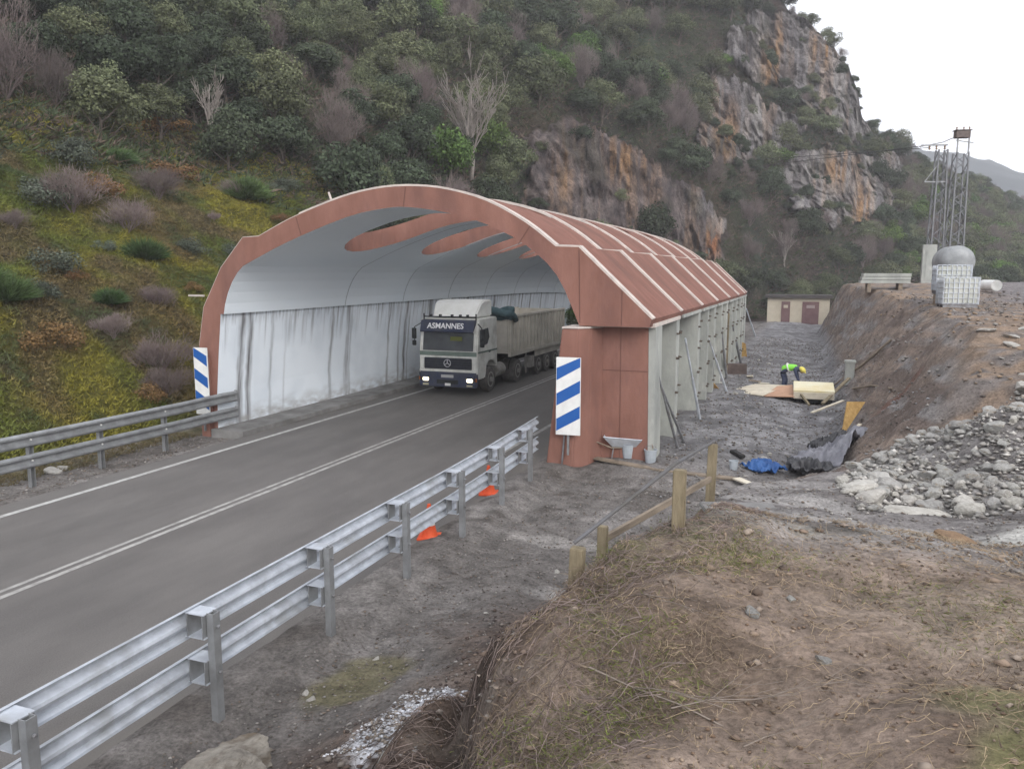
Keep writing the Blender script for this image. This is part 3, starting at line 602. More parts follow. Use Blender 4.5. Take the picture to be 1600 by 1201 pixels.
# ================================================================== GUARDRAILS
WP = [(0,-.155),(.035,-.15),(.08,-.115),(.08,-.075),(.01,-.03),(0,0),(.01,.03),(.08,.075),(.08,.115),(.035,.15),(0,.155)]
def w_rail(path, zc, side, m, parent, name='rail'):
    """W-shaped beam along a path; the waves bulge towards side (+1 = +X, -1 = -X)"""
    V = []; F = []; n = len(WP)*2
    for (x, y, dz) in path:
        for u, v in WP: V.append((x+side*u, y, zc+v+dz))
        for u, v in reversed(WP): V.append((x+side*(u-.012), y, zc+v*.995+dz))
    for i in range(len(path)-1):
        for j in range(n): F.append((i*n+j, i*n+(j+1)%n, (i+1)*n+(j+1)%n, (i+1)*n+j))
    F += [tuple(range(n)), tuple((len(path)-1)*n+j for j in range(n))[::-1]]
    mb = MB(); mb.add(V, F); return mb.build(name, m, parent)
def path_x(tab, y): return float(np.interp(y, [t[1] for t in tab], [t[0] for t in tab]))
RT = [(-5.93,-2),(-5.93,4),(-5.95,8),(-5.98,12.5),(-6.03,14.5),(-6.12,16.5),(-6.2,18.2)]
gr = empty('guardrail', (0,0,0), 0, 'bright galvanised double guardrail running from the foreground to the right tunnel pier', 'guardrail')
for zc in (1.085, .585):
    pth = [(path_x(RT, y), y, 0) for y in np.arange(-2, 18.3, .5)]; w_rail(pth, zc, -1, M['galv'], gr)
def post_r(y):
    x = path_x(RT, y)
    p = MB(); xx = x+.27
    p.box((xx+.04, y, .41), (.010,.10,1.64)); p.box((xx, y+.046, .41), (.08,.010,1.64)); p.box((xx, y-.046, .41), (.08,.010,1.64)); p.build('post', M['galvold'], gr)
    for zc in (1.085, .585):
        s = MB(); s.box((x+.11, y, zc+.135), (.25,.20,.012)); s.box((x+.11, y, zc-.12), (.25,.20,.012)); s.box((x+.02, y, zc), (.012,.2,.25), mi=1); s.box((x+.215, y, zc), (.012,.2,.25), mi=1); s.build('spacer', [M['galv'], M['galvold']], gr)
        s = MB(); s.lathe([(.018,0),(.018,.02),(.008,.025)], (x+.325, y, zc), 6, 'x'); s.build('bolt', M['steel'], gr)
for y in (-.05, 2.02, 4.1, 6.19, 8.29, 10.38, 12.46, 14.5, 16.45): post_r(y)
LT = [(-16.55,-4),(-16.45,8),(-16.25,13),(-16.2,19)]
gl = empty('guardrail', (0,0,0), 0, 'dull grey double guardrail along the far verge ending at the left of the tunnel mouth', 'guardrail')
for zc in (1.0, .52):
    pth = [(path_x(LT, y)+ (0 if y < 18.2 else (y-18.2)*.12), y, .02*max(0, y-17)) for y in np.arange(-4, 19.2, .5)]; w_rail(pth, zc, 1, M['galvold'], gl)
for y in (6.4, 8.4, 10.4, 12.45, 14.3, 16.35):
    x = path_x(LT, y); p = MB(); p.box((x-.10, y, .4), (.012,.12,1.3)); p.box((x-.05, y+.055, .4), (.09,.012,1.3)); p.box((x-.05, y-.055, .4), (.09,.012,1.3)); p.build('post', M['galvold'], gl)
    for zc in (1.0, .52):
        s = MB(); s.lathe([(.022,0),(.022,.02),(.01,.028)], (x+.004, y, zc), 8, 'x'); s.build('bolt', M['white'], gl)
s = MB()
for zc in (1.05, .57): s.box((path_x(LT, 19)+.11, 19.02, zc), (.1,.03,.33), (0,0,.2))
s.build('end_cap', M['galvold'], gl)
# ================================================================== TRUCK  (built facing -Y, origin on the road under the front bumper)
def build_truck():
    t = empty('dump_truck', (-13.16,27.55,0), 0, 'dusty white tipper lorry with lit headlights driving out of the tunnel', 'truck')
    Mw = mat('lorry_white', (.80,.80,.76), (.62,.62,.58), 2.2, .4, c3=(.46,.45,.41), s3=1.4, t3=(.5,.7)); Mg = mat('lorry_green_stripe', (.17,.22,.19), (.12,.16,.14), 3, .5)
    Mnavy = mat('lorry_navy', (.030,.040,.085), (.06,.065,.09), 3, .5); Mgr = mat('grille_black', (.012,.014,.016), (.03,.033,.035), 6, .5)
    Mgl = mat('windscreen_glass', (.02,.024,.03), (.05,.055,.06), 1.6, .08, spec=.8); Mbody = mat('tipper_grey', (.62,.585,.52), (.47,.44,.39), 1.5, .8, bump=.15)
    Mdk = mat('chassis_dark', (.035,.033,.032), (.07,.065,.06), 4, .8); Mlamp = mat('headlamp_glow', (1,.97,.9), emit=(1,.90,.66,1.3)); Msign = mat('visor_letters', (.8,.8,.82))
    Mtyre = mat('dusty_tyre', (.10,.095,.09), (.16,.15,.14), 5, .9); Mrim = mat('dusty_rim', (.34,.33,.31), (.24,.23,.21), 5, .7); Mtarp = mat('rolled_tarp_blue', (.04,.085,.10), (.07,.12,.135), 5, .75, bump=.8, bscale=8)
    hw = 1.22
    # cab: side profile (y, z) extruded across, windscreen raked
    prof = [(.0,.95),(.0,1.72),(.10,2.42),(.22,2.92),(2.0,2.95),(2.05,1.0),(1.98,.95),(1.86,1.12),(1.6,1.26),(1.2,1.26),(.94,1.1),(.86,.78),(.78,.62),(.02,.62)]
    cab = MB(); cab.prism(prof, -hw, hw, 'x'); cab.build('cab', Mw, t, bevel=.035)
    f = MB()   # roof fairing, tapering to the front
    fp = [(.55,2.96),(.95,3.5),(1.25,3.60),(2.02,3.62),(2.02,2.96)]; n = 5; V = [(-1.0+ (0 if y > .9 else .1), y, z) for y, z in fp]+[(1.0-(0 if y > .9 else .1), y, z) for y, z in fp]
    f.add(V, [tuple(range(n)), tuple(range(n, 2*n))[::-1]]+[(i,n+i,n+(i+1)%n,(i+1)%n) for i in range(n)]); f.build('roof_fairing', mat('fairing_white', (.88,.88,.85), (.78,.78,.74), 2.5, .5), t, bevel=.05)
    g = MB(); th = math.atan2(.10, .70)
    g.box((0,.032,2.06), (2.12,.03,.70), (-th,0,0)); g.build('windscreen', Mgl, t, bevel=.01)
    g = MB(); g.box((.0,.022,1.74), (2.3,.02,.05)); g.build('wiper_panel', Mgr, t)
    g = MB(); g.box((.35,.015,2.18), (.5,.004,.16), (-th,0,0)); g.build('reflection_card', mat('reflection_green', (.12,.13,.03)), t)  # flat green card on the glass, a reflection painted as colour
    for s in (-1, 1):
        g = MB(); g.prism([(.26,1.86),(.30,2.5),(1.05,2.56),(1.18,2.2),(.98,1.95)] if s else [], s*(hw+.012)-.008, s*(hw+.012)+.008, 'x'); g.build('side_window', Mgl, t)
        g = MB(); g.prism([(.30,1.0),(.28,1.80),(1.35,1.80),(1.35,1.32),(1.15,1.3),(.95,1.2)], s*(hw+.006)-.004, s*(hw+.006)+.004, 'x'); d = g.build('door', Mw, t)
        g = MB(); g.box((s*(hw+.02), 1.2, 1.62), (.02,.14,.04)); g.build('handle', Mgr, d)
        g = MB(); g.box((s*(hw+.015),1.02,1.66), (.012,1.95,.06)); g.build('side_stripe', Mg, t)
        g = MB(); g.bar((s*1.2,.15,2.75), (s*1.42,.0,2.6), .03); g.bar((s*1.42,.0,2.6), (s*1.42,.0,2.0), .03); a = g.build('mirror_arm', Mgr, t)
        g = MB(); g.box((s*1.44,.0,2.35), (.18,.08,.42)); g.box((s*1.44,.0,1.98), (.16,.08,.2)); g.build('mirror', Mgr, a, bevel=.02)
        g = MB(); g.box((s*.93,-.075,.60), (.24,.03,.12)); g.build('headlight', Mlamp, t, bevel=.02)
        g = MB(); g.box((s*.93,-.07,.40), (.24,.03,.07)); g.build('fog_lamp', mat('fog_glass', (.45,.42,.3)), t)
        g = MB(); g.box((s*1.10,.02,1.2), (.20,.08,.42)); g.build('corner_vane', Mw, t, bevel=.02)
        g = MB(); g.box((s*1.17,-.05,.62), (.11,.04,.13)); g.build('indicator', mat('amber_lens', (.4,.12,.03)), t)
    g = MB(); g.box((0,-.012,1.60), (2.4,.03,.16)); g.build('front_stripe', Mg, t)
    g = MB(); g.box((0,-.014,1.22), (2.0,.04,.44))
    g.build('grille', Mgr, t, bevel=.015)
    g = MB()
    for k in range(5): g.box((0,-.045,1.05+.085*k), (1.94,.02,.016))
    g.build('grille_bar', Mnavy, t)
    g = MB(); R = .14    # ring with a three-pointed star
    for k in range(24):
        a0, a1 = 2*PI*k/24, 2*PI*(k+1)/24; g.bar((R*math.cos(a0),-.065,1.24+R*math.sin(a0)), (R*math.cos(a1),-.065,1.24+R*math.sin(a1)), .022)
    for k in range(3):
        a = PI/2+2*PI*k/3; g.bar((0,-.065,1.24), (R*math.cos(a),-.065,1.24+R*math.sin(a)), .026)
    g.build('emblem', mat('chrome', (.6,.6,.62), metal=.8, rough=.3), t)
    g = MB(); g.box((0,.02,.60), (2.46,.18,.58)); bp = g.build('bumper', Mnavy, t, bevel=.05)
    g = MB(); g.box((0,-.02,.93), (2.42,.06,.05)); g.build('bumper_trim', Mw, bp)
    g = MB(); g.box((0,-.075,.52), (.9,.02,.16)); g.build('air_intake', Mgr, bp)
    g = MB(); g.box((0,-.08,.74), (.52,.012,.11)); g.build('number_plate', mat('plate', (.42,.42,.42)), t)
    g = MB(); g.box((.02,-.09,.42), (.24,.012,.10)); g.build('notice_plate', M['white'], t)
    g = MB(); g.box((0,-.02,1.60), (.34,.012,.08)); g.build('name_plate', Mw, t)
    v = MB(); v.prism([(-.12,2.42),(-.14,2.46),(-.02,2.86),(.22,2.90),(.20,2.78)], -1.12, 1.12, 'x'); vz = v.build('sun_visor', Mnavy, t, bevel=.01)
    text_mesh('visor_lettering', 'ASMANNES', .30, Msign, vz, (-.05,-.10,2.66), (math.radians(90-16),0,0), .004, .006)
    g = MB(); g.tube([(-1.1,.2,3.0),(1.1,.2,3.0)], .025, 6); g.tube([(-1.1,.2,2.88),(-1.1,.2,3.12)], .025, 6); g.tube([(1.1,.2,2.88),(1.1,.2,3.12)], .025, 6)
    for x in (-.8,-.4,.1,.45,.75): g.box((x,.2,3.05), (.08,.1,.08))
    g.build('light_bar', Mgr, t)
    # chassis and wheels
    g = MB(); g.box((0,5.9,.86), (.8,10.0,.22)); g.build('chassis', Mdk, t)
    g = MB(); g.box((.0,3.1,1.02), (1.1,1.2,.12)); g.build('fifth_wheel', Mdk, t)
    def wheel(x, y, r=.50, wd=.3, dual=False):
        s = 1 if x > 0 else -1; w_ = wd*(2.0 if dual else 1); x0 = x-s*w_/2
        g = MB(); g.lathe([(r*.6,-w_/2),(r*.95,-w_/2),(r,-w_/2+.04),(r,w_/2-.04),(r*.95,w_/2),(r*.6,w_/2)], (x0,y,r), 28, 'x'); o = g.build('wheel', Mtyre, t)
        g = MB(); c = x0+s*w_/2; g.lathe([(r*.6,-.06),(r*.6,.012),(r*.52,.012),(r*.45,-.04),(r*.2,-.03),(r*.18,.07),(.03,.075)] if s > 0 else [(r*.6,.06),(r*.6,-.012),(r*.52,-.012),(r*.45,.04),(r*.2,.03),(r*.18,-.07),(.03,-.075)], (c,y,r), 24, 'x'); g.build('rim', Mrim, o)
    for s in (-1, 1):
        wheel(s*1.2, 1.38); wheel(s*1.2, 4.45, dual=True)
        for y in (7.2, 8.45, 9.7): wheel(s*1.2, y, .49)
        g = MB(); g.tube([(s*.98, 4.45+.60*math.cos(a), .5+.60*math.sin(a)) for a in np.linspace(.15, PI-.15, 10)], .02, 4); 
        for a0, a1 in zip(np.linspace(.1, PI-.1, 10)[:-1], np.linspace(.1, PI-.1, 10)[1:]):
            g.bar((s*.95, 4.45+.60*math.cos(a0), .5+.60*math.sin(a0)), (s*.95, 4.45+.60*math.cos(a1), .5+.60*math.sin(a1)), .03, .56, up=(1,0,0)) if False else None
        g.build('mudguard', Mdk, t)
        g = MB(); g.lathe([(.26,-.45),(.28,-.4),(.28,.4),(.26,.45)], (s*.88,2.75,.72), 18, 'y'); g.build('fuel_tank', Mrim, t)
        g = MB(); g.box((s*1.15,5.6,.7), (.05,.08,.9)); g.box((s*1.12,6.15,.72), (.3,.5,.5)); g.build('landing_leg', Mrim, t)
    # tipper body with outside stakes
    g = MB(); y0, y1, z0, z1, w2 = 3.35, 11.0, 1.32, 2.88, 1.24
    g.box((0,(y0+y1)/2,z0+.04), (2*w2-.1,y1-y0,.08)); g.box((-w2+.04,(y0+y1)/2,(z0+z1)/2), (.06,y1-y0,z1-z0)); g.box((w2-.04,(y0+y1)/2,(z0+z1)/2), (.06,y1-y0,z1-z0))
    g.box((0,y0+.02,(z0+z1)/2+.1), (2*w2-.16,.06,z1-z0)); g.box((0,y1-.02,(z0+z1)/2), (2*w2-.16,.06,z1-z0)); body = g.build('tipper_body', Mbody, t)
    for s in (-1, 1):
        for k in range(17):
            g = MB(); g.box((s*(w2+.02), y0+.1+k*(y1-y0-.2)/16, (z0+z1)/2), (.07,.11,z1-z0-.1)); g.build('stake', Mbody, body)
        g = MB(); g.box((s*(w2+.02),(y0+y1)/2,z1), (.10,y1-y0+.04,.10)); g.build('top_rail', Mbody, body)
        g = MB(); g.box((s*(w2),(y0+y1)/2,z0-.05), (.12,y1-y0+.02,.16)); g.build('bottom_rail', Mbody, body)
        g = MB(); g.box((s*(w2-.04),8.5,1.05), (.05,3.6,.3)); g.build('side_guard', Mbody, body)
    tp = MB(); rr = random.Random(4)
    for k in range(5): tp.tube([(x, 3.2+.1*k+.06*rr.random(), 2.96+.1*math.sin(k*2.1)+.09*math.sin(x*3+k)+.05*rr.random()) for x in np.linspace(-1.25, 1.33, 12)], [.13+.05*rr.random() for _ in range(12)], 8)
    tp.tube([(1.3,3.3,3.05),(1.36,3.55,2.9),(1.36,3.8,2.7)], .12, 8)
    tp.build('rolled_tarp', Mtarp, t, smooth=True)
build_truck()
# ================================================================== VEGETATION
def rand_dirs(n, rng):
    v = rng.normal(size=(n, 3)); return v/np.linalg.norm(v, axis=1)[:, None]
def leaf_quads(P, Nrm, size, rng, asp=.7):
    """one small folded leaf clump (quad) at every point, roughly facing its normal"""
    n = len(P); u = np.cross(Nrm, rand_dirs(n, rng)); u /= np.linalg.norm(u, axis=1)[:, None]+1e-9; v = np.cross(Nrm, u)
    s = size[:, None]; V = np.stack([P-u*s, P-v*s*asp, P+u*s+Nrm*s*.15, P+v*s*asp], 1).reshape(-1, 3)
    return V, np.arange(n*4).reshape(n, 4)
def crown_mesh(name, seed, rx=1.0, rz=.85, clumps=34, leaves=5200, ls=.042, flat=.25):
    """crown of unit radius: leaf clumps on irregular lobes, open between them"""
    rng = np.random.default_rng(seed); cs = []
    while len(cs) < clumps:
        d = rand_dirs(1, rng)[0]; 
        if d[2] < -flat: continue
        rr = rng.uniform(.35, .80); cs.append((d[0]*rr*rx, d[1]*rr*rx, d[2]*rr*rz+.15, rng.uniform(.20, .40)))
    cs = np.array(cs); wgt = cs[:, 3]**2; idx = rng.choice(clumps, leaves, p=wgt/wgt.sum()); D = rand_dirs(leaves, rng); D[:, 2] = np.abs(D[:, 2])*np.where(rng.random(leaves) < .75, 1, -1)
    P = cs[idx, :3] + D*(cs[idx, 3]*rng.uniform(.72, 1.12, leaves))[:, None]*np.array([1,1,.85])
    Nn = D + .6*rand_dirs(leaves, rng); Nn /= np.linalg.norm(Nn, axis=1)[:, None]
    V, F = leaf_quads(P, Nn, ls*rng.uniform(.6, 1.3, leaves), rng); return np_mesh(name, V, F)
def twig_mesh(name, seed, spread=.5, n_main=7, depth=4, thick=.012, h=1.0, droop=0, minr=.0028):
    """bare branching crown of thin three-sided twigs, height about 1"""
    rr = random.Random(seed); V = []; F = []
    def seg(a, b_, ra, rb):
        d = (b_-a).normalized(); u = d.orthogonal().normalized(); v = d.cross(u); k = len(V)
        for p, r_ in ((a, ra), (b_, rb)):
            for i in range(3): t = 2*PI*i/3; V.append(tuple(p+u*(math.cos(t)*r_)+v*(math.sin(t)*r_)))
        for i in range(3): F.append((k+i, k+(i+1)%3, k+3+(i+1)%3, k+3+i))
    def grow(p, d, l, r_, dep):
        steps = 3
        for s_ in range(steps):
            d = (d + Vector((rr.uniform(-.18,.18), rr.uniform(-.18,.18), rr.uniform(-.05,.12)-droop))).normalized(); q = p+d*(l/steps); r2 = max(minr, r_*.85); seg(p, q, r_, r2); p = q; r_ = r2
            if dep > 0:
                for _ in range(rr.choice((1,1,2))):
                    e = (d + Vector((rr.uniform(-1,1), rr.uniform(-1,1), rr.uniform(-.1,.7)))*.75).normalized(); grow(p, e, l*rr.uniform(.5,.75), max(minr, r_*.6), dep-1)
    for i in range(n_main):
        a = 2*PI*i/n_main+rr.uniform(-.4,.4); d = Vector((math.cos(a)*spread*rr.uniform(.3,1), math.sin(a)*spread*rr.uniform(.3,1), 1)).normalized(); grow(Vector((0,0,0)), d, h*rr.uniform(.35,.5), thick, depth)
    return np_mesh(name, V, F)
def trunk_mesh(name, seed):
    rr = random.Random(seed); mb = MB(); p = Vector((0,0,-.5)); pts = []; 
    for k in range(6): pts.append(tuple(p)); p = p+Vector((rr.uniform(-.06,.06), rr.uniform(-.06,.06), .24))
    mb.tube(pts, [.07,.06,.05,.042,.034,.02], 7)
    for k in range(5):
        a = rr.uniform(0, 2*PI); q = Vector(pts[2+k%3]); mb.tube([tuple(q), tuple(q+Vector((math.cos(a)*.25, math.sin(a)*.25, .22))), tuple(q+Vector((math.cos(a)*.5, math.sin(a)*.5, .5)))], [.03,.02,.008], 5)
    return mb.mesh(name)
def leafmat(name, c, v=.28, isl=.45):
    return mat(name, tuple(k*.72 for k in c), tuple(k*1.3 for k in c), 2.2, .8, vary=v, isl=isl, spec=.15)
LM = {'holm_oak': leafmat('holm_oak_leaves', (.046,.060,.036)), 'ash_tree': leafmat('olive_leaves', (.098,.112,.060)), 'laurel_tree': leafmat('bright_leaves', (.078,.130,.034)),
      'bare_tree': mat('bare_twigs', (.115,.090,.088), (.185,.150,.140), 3, .9, vary=.25), 'bark': mat('bark', (.12,.10,.085), (.075,.06,.05), 6, .95, bump=.3), 'pale_bark': mat('pale_bark', (.30,.27,.245), (.22,.19,.17), 4, .9)}
CR = {}
for kind, n, kw in (('holm_oak', 5, dict()), ('ash_tree', 4, dict(rz=1.0, clumps=30, leaves=4600, ls=.038)), ('laurel_tree', 3, dict(rz=.8, clumps=26, leaves=4600, ls=.042))):
    CR[kind] = [crown_mesh(kind+'_crown', 100+i*7+len(kind), **kw) for i in range(n)]
    for me in CR[kind]: me.materials.append(LM[kind])
def twig_cloud(name, seed, n=3600, base=None, rz=1.0, ln=.10, wd=.0035):
    """bare crown: branches plus a haze of the finest twigs spread over lobes"""
    rng = np.random.default_rng(seed); cs = []
    while len(cs) < 22:
        d = rand_dirs(1, rng)[0]
        if d[2] < -.1: continue
        rr = rng.uniform(.25, .7); cs.append((d[0]*rr, d[1]*rr, d[2]*rr*rz+.45, rng.uniform(.18,.34)))
    cs = np.array(cs); idx = rng.choice(22, n); D = rand_dirs(n, rng); P = cs[idx,:3]+D*(cs[idx,3]*rng.uniform(.3,1.05,n))[:,None]
    T = (P-np.array([0,0,-.3])); T /= np.linalg.norm(T, axis=1)[:,None]; T = T+.55*rand_dirs(n, rng); T /= np.linalg.norm(T, axis=1)[:,None]
    w = np.cross(T, rand_dirs(n, rng)); w /= np.linalg.norm(w, axis=1)[:,None]; w *= wd; L_ = (ln*rng.uniform(.5,1.6,n))[:,None]
    V = np.stack([P-w, P+w, P+w*.3+T*L_, P-w*.3+T*L_], 1).reshape(-1,3); F = np.arange(n*4).reshape(n,4)
    b = twig_mesh('t', seed, .8, 8, 2, .014, 1.1, minr=.004); bv = np.empty(len(b.vertices)*3, np.float32); b.vertices.foreach_get('co', bv); bf = np.empty(len(b.polygons)*4, np.int32); b.polygons.foreach_get('vertices', bf)
    F2 = bf.reshape(-1,4)+len(V); bpy.data.meshes.remove(b); return np_mesh(name, np.concatenate([V, bv.reshape(-1,3)]), np.concatenate([F, F2]))
CR['bare_tree'] = [twig_cloud('bare_crown', 50+i) for i in range(4)]
for me in CR['bare_tree']: me.materials.append(LM['bare_tree'])
TRK = [trunk_mesh('trunk', 5+i) for i in range(3)]
for me in TRK: me.materials.append(LM['bark'])
def tree(kind, x, y, z, s, sz, label, group, rz=None, i=None, name=None, cat='tree'):
    t = empty(name or kind, (x, y, z), RNG.uniform(0, 6.28) if rz is None else rz, label, cat, group)
    i = int(RNG.integers(0, 99)) if i is None else i
    if kind == 'bare_tree':
        c = link('crown', CR[kind][i % 4], t); c.scale = (s*1.1, s*1.1, sz*1.35); c.location = (0,0,.0)
        k = link('trunk', TRK[i % 3], t); k.scale = (s*.5, s*.5, s*.5)
    else:
        c = link('crown', CR[kind][i % len(CR[kind])], t); c.scale = (s, s, sz); c.location = (0,0,.55*s)
        k = link('trunk', TRK[i % 3], t); k.scale = (s, s, s*.9)
    return t
LAB = {'holm_oak': 'dark grey-green holm oak', 'ash_tree': 'olive-green bushy tree', 'laurel_tree': 'fresh green laurel tree', 'bare_tree': 'leafless purple-brown tree'}
GRP = {'holm_oak': 'holm oaks', 'ash_tree': 'olive-green trees', 'laurel_tree': 'fresh green laurels', 'bare_tree': 'leafless trees'}
PL = {'holm_oak': 'holm oaks', 'ash_tree': 'olive-green trees', 'laurel_tree': 'fresh green laurels', 'bare_tree': 'leafless trees'}
cell = {}
def free(x, y, d):
    i, j = int(x//4), int(y//4)
    for a in range(i-2, i+3):
        for b_ in range(j-2, j+3):
            for (u, v, e) in cell.get((a, b_), ()):
                if (u-x)**2+(v-y)**2 < ((d+e)*.5)**2: return False
    return True
def put(x, y, d): cell.setdefault((int(x//4), int(y//4)), []).append((x, y, d))
count = {k: 0 for k in LAB}; far_list = []
rt = np.random.default_rng(21); NT = 42000
azr = rt.uniform(-60, 17, NT); u = rt.random(NT); r0_ = foot(azr); r1_ = np.interp(azr, AZ, R1T)*1.03
rr_ = np.sqrt(lerp((r0_+1)**2, r1_**2, u)); xr = rr_*np.sin(np.radians(azr)); yr = rr_*np.cos(np.radians(azr)); zr = hill_z(xr, yr, False); azv, elv = az_el(xr, yr, zr); rmk = rock_mask(azv, elv)
rmk2 = rock_mask(azv, elv+.022)
pat = fbm(xr/14, yr/14, 0, 3, 201); pat2 = fbm(xr/9, yr/9, 0, 3, 203)
for i in range(NT):
    az, el, x, y, z, r = azv[i], elv[i], xr[i], yr[i], zr[i], rr_[i]
    fl = float(forest_line(az))
    if az < -30 and el < fl + .006: continue
    if el > .50: continue
    if rmk[i] > .5 and rt.random() > .035: continue
    base = rt.uniform(1.5, 2.5) if r < 75 else rt.uniform(1.9, 3.2)
    if rmk[i] > .5: base *= .5
    if az > -11 and r < foot(az)+26: base *= .85
    if az > 1 and el > .6*np.interp(az, AZ, ELT): base *= .6
    if az > -20 and rmk[i] <= .5 and rt.random() < .75 and rmk2[i] > .5: base *= .42
    if not free(x, y, base*1.22): continue
    put(x, y, base*1.22)
    q = pat[i]; q2 = pat2[i]
    if q2 > .42: kind = 'laurel_tree'
    elif q > .22: kind = 'ash_tree'
    elif q < -.25 or rt.random() < .16: kind = 'bare_tree'
    else: kind = 'holm_oak' if rt.random() < .72 else 'ash_tree'
    if az > -11 and el < .05: kind = ('bare_tree','ash_tree','holm_oak','laurel_tree')[int(rt.choice(4, p=[.4,.35,.15,.1]))]
    far_list.append((r, kind, x, y, z, base, az, el))
far_list.sort()
region = lambda az, el: ('in the wood above the mossy slope' if az < -30 else 'in the wood behind the tunnel roof' if az < -20 else 'on the slope above the dark cliff' if az < -7.5 else 'on the high crag against the sky' if el > .13 else 'on the foot of the crag beyond the site' if az < 4.5 else 'in the valley behind the lattice towers')
stuff = {k: [] for k in CR}
n_ind = 0
for r, kind, x, y, z, base, az, el in far_list:
    if count[kind] < 285 and n_ind < 900:
        count[kind] += 1; n_ind += 1; g = region(az, el)
        tree(kind, x, y, z, base, base*rt.uniform(.8, 1.2), LAB[kind]+' '+g, PL[kind]+' '+g)
    else:
        stuff[kind].append((x, y, z+.45*base, base*rt.uniform(.9,1.15)))
for i in range(1500):
    az = rt.uniform(3, 20); r = rt.uniform(118, 420); x, y = r*math.sin(math.radians(az)), r*math.cos(math.radians(az))
    if r > float(np.interp(az, AZ, R1T)): continue
    s = rt.uniform(1.5, 3.0); k = rt.choice(['holm_oak','ash_tree','laurel_tree','bare_tree'], p=[.3,.3,.12,.28]); stuff[k].append((x, y, hz1(x, y)+(.4*s if k != 'bare_tree' else 0), s))
print('trees', count, 'stuff', {k: len(v) for k, v in stuff.items()})
def scatter(name, pts, meshes):
    """countless far trees: one object that repeats the crowns on its points"""
    P = np.array(pts); me = bpy.data.meshes.new(name); me.vertices.add(len(P)); me.vertices.foreach_set('co', P[:, :3].astype(np.float32).ravel())
    a = me.attributes.new('sc', 'FLOAT', 'POINT'); a.data.foreach_set('value', P[:, 3].astype(np.float32)); a = me.attributes.new('ro', 'FLOAT', 'POINT'); a.data.foreach_set('value', RNG.uniform(0, 6.28, len(P)).astype(np.float32))
    o = link(name, me); col = bpy.data.collections.new(name+'_crowns')
    for m_ in meshes: col.objects.link(bpy.data.objects.new('crown_source', m_))
    ng = bpy.data.node_groups.new(name, 'GeometryNodeTree'); ng.interface.new_socket('Geometry', in_out='INPUT', socket_type='NodeSocketGeometry'); ng.interface.new_socket('Geometry', in_out='OUTPUT', socket_type='NodeSocketGeometry')
    N = ng.nodes; L = ng.links; gi = N.new('NodeGroupInput'); go = N.new('NodeGroupOutput'); ip = N.new('GeometryNodeInstanceOnPoints'); ci = N.new('GeometryNodeCollectionInfo'); ci.inputs['Collection'].default_value = col
    ci.inputs['Separate Children'].default_value = True; ip.inputs['Pick Instance'].default_value = True
    na = N.new('GeometryNodeInputNamedAttribute'); na.data_type = 'FLOAT'; na.inputs['Name'].default_value = 'sc'; nb = N.new('GeometryNodeInputNamedAttribute'); nb.data_type = 'FLOAT'; nb.inputs['Name'].default_value = 'ro'
    cx = N.new('ShaderNodeCombineXYZ'); L.new(nb.outputs[0], cx.inputs['Z']); L.new(gi.outputs[0], ip.inputs['Points']); L.new(ci.outputs[0], ip.inputs['Instance']); L.new(na.outputs[0], ip.inputs['Scale']); L.new(cx.outputs[0], ip.inputs['Rotation']); L.new(ip.outputs[0], go.inputs[0])
    md = o.modifiers.new('g', 'NODES'); md.node_group = ng; tag(o, kind='stuff')
for k, v in stuff.items():
    if v: scatter('forest', v, CR[k])
# ---- single trees and shrubs one can point to
def at_az(az, el):
    rs = np.linspace(float(foot(np.array(az)))+.3, 300, 3000); x = rs*math.sin(math.radians(az)); y = rs*math.cos(math.radians(az)); z = hill_z(x, y, False); e = (z-4.7)/rs
    i = int(np.argmax(e > el)); return float(x[i]), float(y[i]), float(z[i])
for az, el, h, lab, i in ((-23.8,.112,10.5,'tall pale leafless tree standing out above the crown of the tunnel',0), (-41.0,.135,5.6,'slender pale leafless tree at the upper edge of the mossy slope',1),(-7.2,.012,6.5,'thin pale leafless tree at the foot of the crag left of the hut',2),(-2.2,.006,6.0,'thin pale leafless tree behind the brick hut',3)):
    x, y, z = at_az(az, el); t = empty('bare_tree', (x, y, z), 1.3*i, lab, 'tree')
    me = twig_mesh('pale_crown', 300+i, .28 if i else .42, 3 if i else 6, 3, .016, .95, minr=.0035); c = link('crown', me, t, LM['pale_bark']); c.scale = (h*.62, h*.62, h*.75); c.location = (0,0,h*.12)
    mb = MB(); mb.tube([(0,0,-.5),(.02*h,0,.12*h),(0,.02*h,.3*h),(.01*h,.0,.62*h)], [.018*h,.014*h,.009*h,.004*h], 7); mb.build('trunk', LM['pale_bark'], t, smooth=True)
x, y, z = at_az(-22.4, .125); tree('laurel_tree', x, y, z, 2.3, 2.6, 'bright green round tree right of the tall pale bare tree', None, i=1)
x, y, z = at_az(-12.2, .205); tree('laurel_tree', x, y, z, 3.6, 2.8, 'broad bright green tree at the top of the dark cliff', None, i=2)
x, y, z = at_az(-3.2, .115); tree('laurel_tree', x, y, z, 3.0, 1.9, 'spreading green tree on the ledge between the crag faces', None, i=0)
